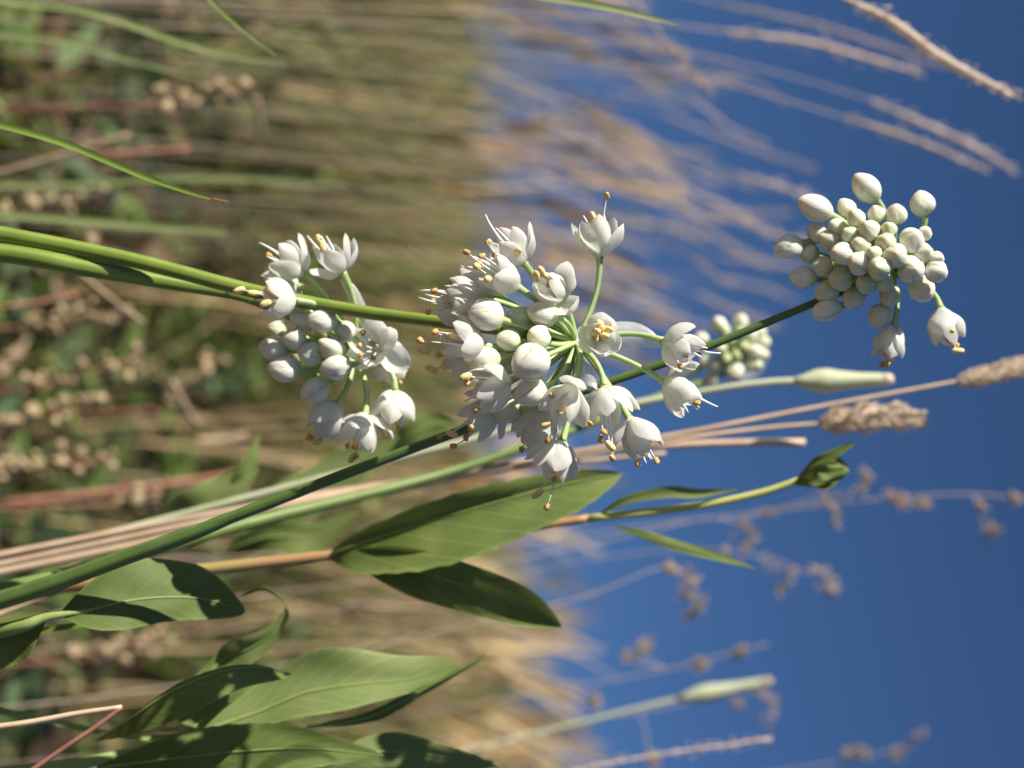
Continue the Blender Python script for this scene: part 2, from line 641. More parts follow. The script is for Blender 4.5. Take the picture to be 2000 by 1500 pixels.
def pedicel(parent, hub, base, axis, w0, w1, mat='pedicel', stiff=0.42):
    Lp = (base - hub).length
    ctrl = base - axis.normalized() * Lp * stiff
    ctrl2 = hub + (ctrl - hub) * 0.35 + (base - hub) * 0.1
    pts = []
    n = 9
    for i in range(n + 1):
        t = i / n
        a, b, c = hub.lerp(ctrl2, t), ctrl2.lerp(ctrl, t), ctrl.lerp(base, t)
        pts.append(a.lerp(b, t).lerp(b.lerp(c, t), t))
    pts.append(base + axis.normalized() * w1 * 0.5)
    rad = [w0 * (1.15 - 0.2 * i / n) for i in range(n + 1)]
    rad[-2] = w0 * 1.15
    rad[-1] = w1 * 0.85
    rad.append(w1)
    mbp = MB()
    tube(mbp, pts, rad, 8)
    return part('pedicel', mbp, M[mat], parent, hub)


def make_flower(plant, hub, z0, b, t, opening=29, cup=40, size=86, width=60, stamens='auto', roll=None, green=0.05, rnd=rng, spread=11, skip=(), ped=True):
    B_ = P(b[0], b[1], z0 + b[2])
    T_ = P(t[0], t[1], z0 + t[2])
    ax = (T_ - B_).normalized()
    if ped:
        pedicel(plant, hub, B_, ax, PX(5.2, z0), PX(8.5, z0))
    roll = rnd.uniform(0, 6.28) if roll is None else R(roll)
    mw = aim(B_ + ax * PX(4), ax, roll)
    fl = link('flower', OVARY, plant, mw)
    L_ = PX(size, z0)
    om = tepal_mesh(L_, PX(width, z0), R(opening), R(cup), rnd)
    im = tepal_mesh(L_ * 1.06, PX(width * 0.86, z0), R(opening * 0.62), R(cup * 0.85), rnd)
    for k in range(6):
        if k in skip:
            continue
        inner = k % 2
        rot = Matrix.Rotation(R(60 * k + rnd.uniform(-5, 5)), 4, 'Z') @ Matrix.Translation((PX(3.4 if inner else 4.6, z0), 0, 0)) \
            @ Matrix.Rotation(R(rnd.uniform(-spread, spread * 1.5) + (rnd.uniform(10, 30) if (not inner and rnd.random() < .3) else 0)), 4, 'Y') @ Matrix.Rotation(R(rnd.uniform(-6, 6)), 4, 'Z')
        tp = link('tepal', im if inner else om, fl, None, rot)
        tp.color = (green + rnd.uniform(0, 0.05), 0, 0, 1)
    inv = mw.inverted()
    ends = []
    if stamens == 'auto':
        for k in range(6):
            a = R(60 * k + rnd.uniform(-18, 18))
            out_ = rnd.uniform(0.08, 0.30)
            l_ = L_ * rnd.uniform(0.85, 1.35)
            e = Vector((math.cos(a) * out_ * l_, math.sin(a) * out_ * l_, l_))
            ends.append((e, rnd.choice(['new', 'old', 'old', 'none', 'none'])))
    else:
        for (u, v, dz, kd) in stamens:
            ends.append((inv @ P(u, v, z0 + dz), kd))
        for k in range(max(0, 5 - len(ends))):
            a = R(60 * k + rnd.uniform(-18, 18))
            l_ = L_ * rnd.uniform(0.75, 1.15)
            e = Vector((math.cos(a) * 0.15 * l_, math.sin(a) * 0.15 * l_, l_))
            ends.append((e, rnd.choice(['old', 'none'])))
    for e, kd in ends:
        st = Vector((e.x, e.y, 0))
        st = (st.normalized() if st.length > 1e-7 else Vector((1, 0, 0))) * PX(6)
        st.z = PX(4)
        Lf = (e - st).length
        pts = filament_pts(st, e, Vector((rnd.uniform(-1, 1), rnd.uniform(-1, 1), 1)) * Lf * 0.10)
        w_ = PX(4.3 if kd == 'none' else 2.4)
        mbf = MB()
        tube(mbf, pts, [w_ * (1.2 - 0.85 * i / 7) for i in range(8)], 5)
        fo = part_local('filament', mbf, M['filament'], fl)
        if kd != 'none':
            d_ = (pts[-1] - pts[-2]).normalized()
            tw = (d_ + Vector((rnd.uniform(-.8, .8), rnd.uniform(-.8, .8), rnd.uniform(-.8, .8)))).normalized()
            am = aim(e, tw, rnd.uniform(0, 6))
            ao = link('anther', ANTH[kd], fl, None, am)
    return fl


def part_local(name, mb_, mat, parent):
    return link(name, mb_.mesh(name, mat), parent, None, Matrix.Identity(4))


def bud_mesh(kind):
    """three wrapped tepals: each overlaps the next with a small step, twisting a little to a blunt point"""
    m_ = MB()
    n, sides = 16, 36
    v, f, uv = [], [], []
    for i in range(n + 1):
        s = i / n
        if kind == 'round':
            r = math.sin(math.pi * min(1, s ** 0.78)) ** 0.58 * 0.5
        elif kind == 'long':
            r = math.sin(math.pi * min(1, s ** 0.88)) ** 0.58 * 0.5
        else:
            r = math.sin(math.pi * min(1, s ** 0.72)) ** 0.72 * 0.5
        if i == 0:
            r = 0.10
        if i == n:
            r = 0.015
        for k in range(sides):
            a = k / sides
            fr = (a * 3 + 0.28 * s * s) % 1.0
            stp = 1.0 + 0.11 * (fr - 0.5) * min(1, s * 1.8) + 0.04 * math.cos(6.283 * (fr - 0.5))
            if fr < 0.08:
                stp -= 0.03 * min(1, s * 2)
            th = 2 * math.pi * a
            v.append(Vector((math.cos(th) * r * stp, math.sin(th) * r * stp, s)))
            uv.append((s, (a + 0.28 * s * s / 3)))
    for i in range(n):
        for k in range(sides):
            k2 = (k + 1) % sides
            f.append((i * sides + k, i * sides + k2, (i + 1) * sides + k2, (i + 1) * sides + k))
    f.append(tuple(range(sides - 1, -1, -1)))
    f.append(tuple(n * sides + k for k in range(sides)))
    m_.add(v, f, uv)
    me = m_.mesh('bud', M['bud'])
    # texture coordinates across must not wrap backwards on the last column
    ul = me.uv_layers[0].data
    for p_ in me.polygons:
        ys = [ul[l].uv[1] for l in p_.loop_indices]
        if max(ys) - min(ys) > 0.6:
            for l in p_.loop_indices:
                if ul[l].uv[1] < max(ys) - 0.6:
                    ul[l].uv[1] += 1
    return me


BUDS = {k: bud_mesh(k) for k in ('round', 'long', 'drop')}


def make_bud(plant, hub, z0, b, t, wd, green=0.1, kind='long', rnd=rng, ped=True, pedw=5.0):
    B_ = P(b[0], b[1], z0 + b[2])
    T_ = P(t[0], t[1], z0 + t[2])
    ax = T_ - B_
    L_ = max(ax.length, PX(wd * 1.02, z0))
    ax.normalize()
    if ped:
        pedicel(plant, hub, B_, ax, PX(pedw, z0), PX(pedw * 1.5, z0), stiff=0.3)
    mw = aim(B_, ax, rnd.uniform(0, 6.28))
    W_ = PX(wd, z0) * 1.06
    bo = link('bud', BUDS[kind], plant, mw @ Matrix.Diagonal((W_, W_ * rnd.uniform(0.94, 1.03), L_, 1)))
    bo.color = (green, 0, 0, 1)
    return bo


def bract(plant, pts, across, hw, rnd=rng):
    """thin papery sheath leaf"""
    pts = spline(pts, 5)
    n = len(pts)
    m_ = MB()
    v, f, uv = [], [], []
    for i, p in enumerate(pts):
        s = i / (n - 1)
        wd = hw * (math.sin(math.pi * min(1, 0.12 + 0.86 * s)) ** 0.5)
        for k in range(7):
            t = k / 3 - 1
            v.append(p + across * (t * wd) + FW * (wd * 0.35 * t * t) + FW * (rnd.uniform(-1, 1) * wd * 0.07))
            uv.append((s, k / 6))
    for i in range(n - 1):
        for k in range(6):
            a = i * 7 + k
            f.append((a, a + 1, a + 8, a + 7))
    m_.add(v, f, uv)
    return part('bract', m_, M['bract'], plant, pts[0])


def ease_root(pv):
    """fill the long gap between the soil and the first given point with a smooth curve"""
    a, b, c = pv[0], pv[1], pv[2]
    t = (c - b).normalized()
    L_ = (b - a).length
    k = b - t * L_ * 0.45
    return [a] + [a.lerp(k, x).lerp(k.lerp(b, x), x) for x in (0.35, 0.62, 0.84)] + pv[1:]


def stalk(plant, path, widths, mat, name='stem', z0=0, sides=12, rib=0.0, n=6, label=None):
    """path of pixel/depth triples or Vectors; widths are photograph pixels"""
    pv = [p if isinstance(p, Vector) else P(p[0], p[1], z0 + p[2]) for p in path]
    if isinstance(path[0], Vector):
        pv = ease_root(pv)
        widths = [widths[0]] * 3 + list(widths)
    pts = spline(pv, n)
    wl = lerp_list([PX(x) for x in widths], len(pts))
    m_ = MB()
    tube(m_, pts, [x * 0.5 for x in wl], sides, rib)
    return part(name, m_, M[mat], plant, pts[0], label)


def hubmesh(plant, p, r):
    m_ = MB()
    prof = [(-r * 1.1, r * 0.5), (-r * 0.4, r * 0.95), (0.1 * r, r * 1.1), (r * 0.6, r * 0.75), (r * 0.95, r * 0.2)]
    lathe(m_, p, UP, prof, 12, lambda th, s: 1 + 0.1 * math.sin(5 * th))
    return part('umbel_base', m_, M['hub'], plant, p)


# ---- the open umbel in focus
rt = root(160, 420)
on1 = thing('wild_onion', 'white wild onion with the widest open umbel, its green pedicels fanning from one point', 'wild onion', rt, 'wild onions')
HUB = P(1127, 668, 6)
stalk(on1, [rt, (-2200, 250, 400), (-1000, 330, 340), (-400, 385, 300), (0, 457, 275), (250, 506, 255), (500, 570, 225), (700, 608, 170), (870, 630, 95), (1000, 648, 45), (1127, 668, 12)],
      [44, 42, 38, 36, 35, 32, 30, 28, 25, 22, 20], 'stem')
hubmesh(on1, HUB, PX(15))
F = [
    # base, tip, opening, stamens
    dict(b=(1171, 506, 10), t=(1168, 430, 2), opening=34, roll=100, stamens=[(1158, 427, -10, 'new'), (1139, 421, 0, 'none'), (1186, 384, 6, 'old'), (1178, 428, -10, 'none')]),
    dict(b=(1027, 518, -20), t=(985, 465, -34), opening=27, roll=20, stamens=[(948, 419, -20, 'none'), (955, 472, -30, 'old'), (1010, 492, -62, 'new'), (968, 500, -40, 'old')]),
    dict(b=(1016, 564, -50), t=(955, 525, -78), opening=25, stamens=[(932, 521, -90, 'new'), (918, 500, -70, 'none'), (913, 493, -80, 'old'), (953, 545, -105, 'new')]),
    dict(b=(1098, 586, -30), t=(1060, 538, -100), opening=19, cup=48, width=66, size=84, stamens=[(1048, 541, -92, 'new'), (1070, 541, -95, 'new'), (1058, 532, -92, 'new')]),
    dict(b=(957, 586, -14), t=(875, 570, -22), opening=27, stamens=[(819, 568, -25, 'none'), (849, 567, -30, 'old'), (830, 575, -10, 'none')]),
    dict(b=(972, 577, 16), t=(912, 542, 30), opening=27, stamens=[(887, 552, 25, 'old'), (893, 545, 30, 'none')]),
    dict(b=(942, 614, 4), t=(862, 598, 0), opening=25, stamens=[(837, 607, 0, 'old'), (817, 581, 5, 'none')]),
    dict(b=(950, 676, -60), t=(872, 664, -72), opening=31, width=64, stamens=[(822, 666, -75, 'old'), (883, 657, -70, 'new'), (856, 652, -50, 'none')]),
    dict(b=(950, 690, 40), t=(880, 712, 50), opening=27, stamens=[(828, 685, 40, 'new'), (858, 694, 40, 'old'), (844, 722, 50, 'new'), (872, 714, 40, 'new')]),
    dict(b=(1000, 742, -70), t=(935, 773, -98), opening=33, width=57, stamens=[(911, 735, -105, 'new'), (913, 747, -95, 'old'), (932, 800, -105, 'old'), (920, 835, -100, 'old'), (908, 784, -90, 'none')]),
    dict(b=(978, 786, 14), t=(912, 838, 26), opening=35, stamens=[(860, 852, 25, 'old'), (884, 848, 20, 'new'), (887, 871, 30, 'old')]),
    dict(b=(1122, 750, -96), t=(1090, 818, -132), opening=33, width=62, stamens=[(1083, 773, -140, 'new'), (1068, 825, -140, 'new'), (1071, 858, -130, 'old'), (1098, 800, -140, 'new')]),
    dict(b=(1066, 792, -20), t=(1042, 856, -14), opening=25, stamens=[(1026, 852, -20, 'new'), (1046, 846, -30, 'old')]),
    dict(b=(1100, 857, -60), t=(1076, 934, -78), opening=31, roll=15, stamens=[(1051, 964, -75, 'new'), (1069, 989, -80, 'old'), (1086, 912, -100, 'new')]),
    dict(b=(1168, 660, -56), t=(1176, 646, -140), opening=31, cup=46, size=74, width=61, stamens=[(1163, 648, -118, 'new'), (1180, 656, -120, 'new'), (1174, 637, -116, 'new'), (1187, 643, -110, 'new'), (1170, 660, -110, 'new')]),
    dict(b=(1290, 664, 0), t=(1356, 690, -24), opening=24, width=64, cup=44, stamens=[(1382, 680, -20, 'none'), (1408, 690, -20, 'none'), (1338, 692, -58, 'old'), (1328, 715, -50, 'old'), (1370, 698, -20, 'none')]),
    dict(b=(1293, 742, -10), t=(1358, 784, -30), opening=24, width=64, cup=44, stamens=[(1402, 795, -30, 'none'), (1344, 806, -50, 'none'), (1366, 797, -30, 'none')]),
    dict(b=(1180, 750, -50), t=(1193, 838, -78), opening=35, width=57, stamens=[(1152, 826, -90, 'old'), (1178, 843, -95, 'old'), (1174, 856, -90, 'old'), (1191, 870, -90, 'new'), (1195, 893, -80, 'old')]),
    dict(b=(1226, 812, -20), t=(1266, 884, -30), opening=26, stamens=[(1245, 903, -40, 'old'), (1262, 905, -30, 'none'), (1274, 897, -30, 'none')]),
]
for q in F:
    make_flower(on1, HUB, 0, **q)
for b, t, wd, gr, kd in [
    ((983, 625, -70), (914, 604, -86), 60, 0.02, 'long'),
    ((1040, 632, -18), (990, 612, -28), 47, 0.35, 'round'),
    ((1089, 620, -50), (1030, 606, -72), 48, 0.15, 'round'),
    ((1067, 668, -60), (1034, 646, -96), 46, 0.2, 'drop'),
    ((1017, 668, -50), (966, 661, -62), 44, 0.25, 'round'),
    ((978, 697, -60), (908, 710, -72), 48, 0.12, 'long'),
    ((1064, 696, -90), (1004, 722, -136), 70, 0.08, 'round'),
    ((1065, 756, -70), (1004, 780, -92), 56, 0.06, 'round'),
    ((1018, 790, -8), (964, 812, -20), 52, 0.3, 'round'),
    ((1052, 802, -10), (1008, 818, -16), 42, 0.5, 'round'),
    ((1030, 640, 30), (980, 640, 50), 42, 0.5, 'round'),
    ((1010, 700, 20), (960, 725, 30), 44, 0.4, 'round'),
    ((1085, 770, 20), (1050, 800, 30), 40, 0.5, 'round'),
]:
    make_bud(on1, HUB, 0, b, t, wd, gr, kd)
bract(on1, [P(1135, 668, 20), P(1190, 655, 40), P(1250, 655, 50), P(1292, 672, 50)], RT, PX(26))
bract(on1, [P(1130, 680, 30), P(1140, 715, 40), P(1150, 745, 40), P(1160, 768, 30)], UP, PX(17))

# ---- the half-open umbel behind the stem
rt = root(420, 420)
on2 = thing('wild_onion', 'white wild onion with a half-open umbel tucked beside a thicker green stem', 'wild onion', rt, 'wild onions')
Z2 = 285
H2 = P(690, 690, Z2 + 30)
stalk(on2, [rt, (-2200, 380, 420), (-1000, 430, 390), (-400, 455, 330), (0, 494, 262), (160, 522, 262), (330, 552, 300), (480, 580, 330), (600, 632, 340), (690, 690, 317)],
      [46, 44, 42, 42, 40, 38, 32, 26, 22, 18], 'stem')
hubmesh(on2, H2, PX(15, Z2))
G = [
    dict(b=(598, 537, -10), t=(540, 495, -20), opening=37, size=84, width=58, stamens=[(506, 474, -20, 'none'), (520, 500, -30, 'none'), (516, 525, -20, 'none')]),
    dict(b=(672, 537, -20), t=(638, 478, -30), opening=41, size=79, width=49, roll=40, stamens=[(624, 470, -40, 'new'), (600, 460, -20, 'none'), (630, 482, -50, 'new')]),
    dict(b=(583, 588, -110), t=(523, 584, -122), opening=27, size=74, width=59, stamens=[(468, 567, -118, 'new'), (496, 572, -118, 'new'), (520, 592, -150, 'new'), (530, 572, -130, 'new')]),
    dict(b=(585, 560, 40), t=(530, 550, 60), opening=32, size=72, width=64, stamens=[]),
    dict(b=(738, 684, -40), t=(722, 672, -110), opening=47, size=74, width=62, cup=34, stamens=[(709, 652, -120, 'old'), (704, 673, -120, 'old'), (706, 692, -120, 'old'), (728, 699, -120, 'old'), (728, 671, -110, 'new')]),
    dict(b=(664, 783, -20), t=(628, 836, -24), opening=21, size=81, width=61, stamens=[(607, 856, -20, 'new'), (622, 862, -10, 'new')]),
    dict(b=(714, 806, -30), t=(700, 880, -36), opening=35, size=79, width=64, stamens=[(690, 893, -40, 'new'), (680, 870, -50, 'old'), (700, 872, -40, 'old')]),
    dict(b=(771, 757, 0), t=(768, 832, 6), opening=33, size=79, width=62, stamens=[(752, 846, 0, 'new'), (744, 830, 10, 'old')]),
    dict(b=(748, 690, 30), t=(764, 724, 60), opening=37, size=64, width=58, stamens=[]),
]
for q in G:
    make_flower(on2, H2, Z2, **q)
for b, t, wd, gr, kd in [
    ((614, 632, -50), (566, 610, -60), 46, 0.08, 'round'),
    ((660, 630, -80), (598, 624, -95), 46, 0.06, 'long'),
    ((690, 658, -60), (656, 634, -80), 40, 0.25, 'round'),
    ((598, 666, -60), (550, 658, -75), 44, 0.12, 'round'),
    ((560, 650, -10), (520, 640, -10), 36, 0.3, 'round'),
    ((564, 684, -40), (504, 677, -48), 48, 0.1, 'long'),
    ((630, 700, -60), (580, 680, -75), 44, 0.2, 'round'),
    ((672, 698, -80), (622, 664, -100), 44, 0.25, 'drop'),
    ((588, 726, -50), (521, 716, -58), 50, 0.05, 'long'),
    ((686, 712, -90), (624, 722, -105), 46, 0.06, 'long'),
    ((644, 748, -50), (586, 776, -58), 46, 0.08, 'long'),
    ((600, 690, 10), (560, 700, 20), 40, 0.45, 'round'),
    ((640, 640, 0), (610, 650, 10), 36, 0.5, 'round'),
    ((620, 720, 0), (580, 745, 10), 38, 0.5, 'round'),
]:
    make_bud(on2, H2, Z2, b, t, wd, gr, kd)
bract(on2, [P(716, 640, Z2 + 10), P(702, 600, Z2), P(682, 560, Z2), P(668, 545, Z2)], UP, PX(14, Z2))

# ---- the umbel of closed buds held up against the sky
rt = root(1560, 380)
on3 = thing('wild_onion', 'wild onion umbel of tight cream buds on a long dark green stem against blue sky', 'wild onion', rt, 'wild onions')
Z3 = 190
H3 = P(1742, 532, Z3)
st3 = [(-2200, 1500, 380), (-1000, 1330, 330), (-400, 1270, 290), (0, 1172, 260), (250, 1086, 240), (480, 1000, 225), (700, 916, 215), (900, 842, 205), (1300, 708, 195), (1590, 592, 190), (1690, 552, 190), (1742, 532, 190)]
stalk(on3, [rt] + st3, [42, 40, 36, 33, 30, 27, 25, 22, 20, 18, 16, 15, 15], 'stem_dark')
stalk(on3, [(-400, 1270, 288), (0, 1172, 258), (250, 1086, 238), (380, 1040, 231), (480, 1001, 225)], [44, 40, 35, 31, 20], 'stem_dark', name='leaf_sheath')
hubmesh(on3, H3, PX(13, Z3))


def cc(x, y):
    return 1480 + x / 3.659, 310 + y / 3.659


BL = [(630, 350, 132, .12), (700, 418, 122, .25), (845, 390, 122, .22), (990, 392, 142, .2), (565, 490, 122, .25),
      (655, 545, 118, .35), (420, 530, 134, .15), (790, 505, 142, .25), (935, 500, 106, .4), (1105, 575, 172, .08), (1195, 530, 96, .2),
      (510, 580, 142, .25), (730, 612, 142, .35), (915, 600, 142, .4), (355, 670, 142, .15), (590, 675, 150, .15),
      (830, 680, 108, .4), (720, 745, 155, .15), (985, 690, 155, .3), (1185, 670, 142, .2), (1285, 715, 100, .15), (460, 765, 135, .25),
      (865, 780, 155, .35), (1100, 790, 172, .12), (1280, 805, 150, .1), (585, 862, 152, .35), (770, 895, 130, .45),
      (900, 880, 140, .45), (1180, 935, 180, .04), (490, 955, 155, .35), (680, 1000, 145, .3), (945, 990, 150, .25), (870, 1130, 155, .2)]
for x, y, wd, gr in BL:
    u, v = cc(x, y)
    wd = wd / 3.659
    rx, ry = u - 1742, v - 532
    rho = math.hypot(rx, ry)
    lower = max(0, (y - 800) / 250)
    dz = -math.sqrt(max(30 ** 2, 150 ** 2 - rho ** 2)) * (1 - 0.75 * min(1, lower)) + rng.uniform(-12, 12)
    dv = Vector((rx, ry, dz)).normalized()
    hl = wd * 0.58
    b = (u - dv.x * hl, v - dv.y * hl, dz - dv.z * hl)
    t = (u + dv.x * hl, v + dv.y * hl, dz + dv.z * hl)
    make_bud(on3, H3, Z3, b, t, wd * 1.03, gr, rng.choice(['round', 'round', 'drop']))
for (bx, by), (tx, ty), wd, dzb, dzt in [((858, 300), (690, 110), 176, -20, -30), ((535, 405), (288, 290), 184, -50, -60), ((1192, 412), (1155, 225), 172, 0, -10),
                                         ((322, 600), (112, 668), 168, -30, -36), ((425, 862), (222, 835), 150, -20, -26), ((600, 1050), (385, 1112), 160, -40, -50)]:
    bu, bv = cc(bx, by)
    tu, tv = cc(tx, ty)
    make_bud(on3, H3, Z3, (bu, bv, dzb), (tu, tv, dzt), wd / 3.659, 0.02, 'long')
bu, bv = cc(980, 1175)
make_flower(on3, H3, Z3, (bu, bv, -30), (*cc(930, 1390), -40), opening=10, cup=38, size=74, width=59, stamens=[])
bu, bv = cc(1300, 1050)
make_flower(on3, H3, Z3, (bu, bv, -10), (*cc(1372, 1310), -22), opening=21, cup=38, size=79, width=64, stamens=[(*cc(1425, 1372), -30, 'new'), (*cc(1380, 1220), -50, 'old')])

# ---- the small umbel further back
rt = root(1500, 700)
on4 = thing('wild_onion', 'small out-of-focus wild onion umbel of greenish buds behind a long dark stem', 'wild onion', rt, 'wild onions')
Z4 = 1700
H4 = P(1436, 690, Z4)
stalk(on4, [rt, (-1400, 1380, 560), (-600, 1260, 520), (0, 1152, 540), (250, 1088, 700), (500, 1018, 850), (850, 930, 1150), (1100, 846, 1300), (1300, 770, 1550), (1380, 744, 1660), (1420, 722, 1700), (1436, 690, 1700)],
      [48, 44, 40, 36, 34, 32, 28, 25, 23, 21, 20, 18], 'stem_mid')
hubmesh(on4, H4, PX(13, Z4))


def c4(x, y):
    return 1250 + x / 2.667, 600 + y / 2.667


for x, y, wd, gr in [(410, 88, 84, .12), (440, 118, 60, .4), (525, 72, 80, .1), (320, 165, 72, .15), (570, 150, 82, .12), (600, 240, 92, .12), (622, 130, 80, .15),
                     (345, 285, 78, .2), (398, 312, 72, .2), (495, 340, 100, .12), (375, 382, 88, .05), (272, 330, 74, .15), (575, 300, 66, .4), (605, 300, 70, .3),
                     (420, 215, 66, .35), (645, 185, 80, .3), (470, 170, 66, .6), (500, 250, 70, .7), (540, 210, 66, .6), (450, 270, 60, .6), (520, 130, 60, .5), (640, 250, 70, .3)]:
    u, v = c4(x, y)
    wd /= 2.667
    rx, ry = u - 1436, v - 690
    dz = -math.sqrt(max(20 ** 2, 85 ** 2 - rx * rx - ry * ry)) + rng.uniform(-8, 8)
    dv = Vector((rx, ry, dz)).normalized()
    hl = wd * 0.6
    make_bud(on4, H4, Z4, (u - dv.x * hl, v - dv.y * hl, dz - dv.z * hl), (u + dv.x * hl, v + dv.y * hl, dz + dv.z * hl), wd * .96, gr + 0.12, 'round', pedw=4)
bract(on4, [P(1425, 745, Z4), P(1470, 735, Z4), P(1500, 690, Z4 - 10), P(1495, 640, Z4)], FW.cross(UP), PX(13, Z4))


# ------------------------------------------------------------------ leaves and blades
def leaf(plant, path, up_vec, lo_vec, wu, wl, mat='leaf', name='leaf', z0=0, rib=True, tooth=0.0, power=0.75, label=None, rnd=rng):
    """a leaf folded along its midrib: each half has its own direction (pixel, pixel, depth) and width in pixels"""
    pv = [P(p[0], p[1], z0 + p[2]) for p in path]
    pts = spline(pv, 9)
    n = len(pts)
    zz = z0 + path[len(path) // 2][2]

    def cv(q):
        return (UP * q[0] + RT * q[1] + FW * q[2]).normalized()
    a, b = cv(up_vec), cv(lo_vec)
    m_ = MB()
    v, f, uv = [], [], []
    K = 4
    ph = rnd.uniform(0, 6)
    for i, p in enumerate(pts):
        s = i / (n - 1)
        sh = math.sin(math.pi * min(1, 0.015 + 0.985 * s ** 0.95)) ** (power + 0.25 * (1 - s)) * (1 + 0.05 * math.sin(s * 13 + ph))
        row = []
        for k in range(K, 0, -1):
            q = k / K
            e = 1 + (tooth * (0.5 - (s * 17 % 1)) if k == K else 0)
            row.append(p + a * (PX(wu, zz) * sh * q * e) - FW * (PX(wu, zz) * 0.2 * math.sin(q * 2.2 + s * 8 + ph) * sh * q))
        row.append(p)
        for k in range(1, K + 1):
            q = k / K
            e = 1 + (tooth * (0.5 - ((s * 17 + .4) % 1)) if k == K else 0)
            row.append(p + b * (PX(wl, zz) * sh * q * e) - FW * (PX(wl, zz) * 0.2 * math.sin(q * 2.2 + s * 9 + ph) * sh * q))
        v += row
        uv += [(s, k / (2 * K)) for k in range(2 * K + 1)]
    w_ = 2 * K + 1
    for i in range(n - 1):
        for k in range(2 * K):
            q = i * w_ + k
            f.append((q, q + 1, q + w_ + 1, q + w_))
    m_.add(v, f, uv)
    lo = part(name, m_, M[mat], plant, pts[0], label)
    if rib:
        m2 = MB()
        tube(m2, [p - FW * PX(1.5, zz) for p in pts], [PX(3.2 * (1 - 0.8 * i / (n - 1)), zz) for i in range(n)], 6)
        me = m2.mesh('midrib', M['midrib'], pts[0])
        r_ = link('midrib', me, lo, None, Matrix.Identity(4))
    return lo


def blade(label, cat, path, widths, mat, z0=0, name='grass_blade', group=None, rootv=None, tipmat=None, face=0.5):
    """a single grass blade rooted in the hillside: a channelled ribbon"""
    dz = z0 + path[0][2]
    v0 = path[0][1] if rootv is None else rootv
    rt_ = root(v0, dz)
    pv = [rt_] + [P(p[0], p[1], z0 + p[2]) for p in path]
    pts = spline(ease_root(pv), 6)
    wl = lerp_list([widths[0]] * 4 + list(widths), len(pts))
    o = thing(name, label, cat, rt_, group)
    m_ = MB()
    v, f, uv = [], [], []
    n = len(pts)
    for i, p in enumerate(pts):
        t = (pts[min(i + 1, n - 1)] - pts[max(i - 1, 0)]).normalized()
        ac = t.cross(-FW).normalized()
        nn = ac.cross(t)
        ac = (ac * math.cos(face) + nn * math.sin(face)).normalized()
        nn = ac.cross(t)
        w_ = PX(wl[i], dz) * 0.5
        for k in range(5):
            q = k / 2 - 1
            v.append(p + ac * (q * w_) + nn * (w_ * 0.55 * q * q))
            uv.append((i / (n - 1), k / 4))
    for i in range(n - 1):
        for k in range(4):
            q = i * 5 + k
            f.append((q, q + 1, q + 6, q + 5))
    m_.add(v, f, uv)
    part('blade', m_, M[mat], o, rt_)
    if tipmat:
        m2 = MB()
        e = pts[-4:]
        tube(m2, e + [e[-1] + (e[-1] - e[-2]) * 0.6], [PX(max(2.5, w_) * 0.5, dz) for w_ in wl[-4:]] + [PX(0.6, dz)], 6)
        part('tip', m2, M[tipmat], o, e[0])
    return o


# ---- the tall broad-leaved herb with a bud against the sky
rt = root(1300, 950)
herb = thing('broadleaf_herb', 'tall herb with reddish stem, large folded green leaves and a dark bud in the sky', 'herb', rt, 'broad-leaved herbs')
ZH = 770
stalk(herb, [rt, (-300, 1200, 820), (200, 1135, 790), (450, 1107, 780), (640, 1085, 770), (850, 1055, 770), (1010, 1034, 770), (1150, 1012, 770)], [40, 38, 34, 30, 26, 24, 22, 20], 'herb_stem')
stalk(herb, [(1145, 1013, 770), (1350, 990, 765), (1480, 964, 760), (1560, 938, 755)], [20, 19, 18, 16], 'herb_top', name='flower_stem')
leaf(herb, [(640, 1085, 765), (690, 1066, 730), (850, 1015, 690), (1000, 972, 680), (1110, 944, 690), (1215, 925, 710)], (0.25, -1, -0.35), (0.35, 1, -0.55), 46, 96, tooth=0.06)
leaf(herb, [(640, 1086, 765), (740, 1092, 730), (850, 1125, 700), (960, 1160, 690), (1040, 1190, 690), (1098, 1224, 690)], (0.4, -1, -0.9), (-0.3, 1, -0.1), 62, 54)
leaf(herb, [(1195, 1026, 765), (1260, 1046, 730), (1320, 1066, 720), (1400, 1088, 720), (1480, 1112, 730)], (0.3, -1, 0.5), (-0.3, 1, -0.3), 13, 10, 'leaf', rib=False)
leaf(herb, [(1160, 1012, 770), (1220, 978, 750), (1300, 962, 750), (1370, 964, 750), (1445, 955, 760)], (0.1, -1, -0.3), (0.1, 1, -0.5), 13, 12, 'leaf_pale', rib=False)
for pth, wu, wl_ in [([(1548, 946, 755), (1580, 912, 730), (1620, 890, 720), (1672, 864, 720)], 17, 14),
                     ([(1550, 946, 755), (1580, 940, 720), (1610, 945, 715), (1640, 938, 715)], 20, 14),
                     ([(1555, 940, 755), (1590, 922, 700), (1615, 925, 695), (1650, 915, 700)], 18, 16),
                     ([(1555, 940, 755), (1590, 915, 780), (1630, 905, 790), (1660, 918, 790)], 16, 16)]:
    leaf(herb, pth, (0.4, -1, -0.2), (0.4, 1, -0.5), wu, wl_, 'leaf', name='bract', rib=False)
m_ = MB()
bb = P(1585, 928, 750)
prof = [(0, PX(9, ZH)), (PX(16, ZH), PX(21, ZH)), (PX(36, ZH), PX(23, ZH)), (PX(54, ZH), PX(15, ZH)), (PX(72, ZH), PX(5, ZH))]
lathe(m_, bb, P(1650, 920, 730) - bb, prof, 12, lambda th, s: 1 + 0.12 * math.sin(6 * th + 3 * s))
part('bud', m_, M['leaf_pale'], herb, bb)

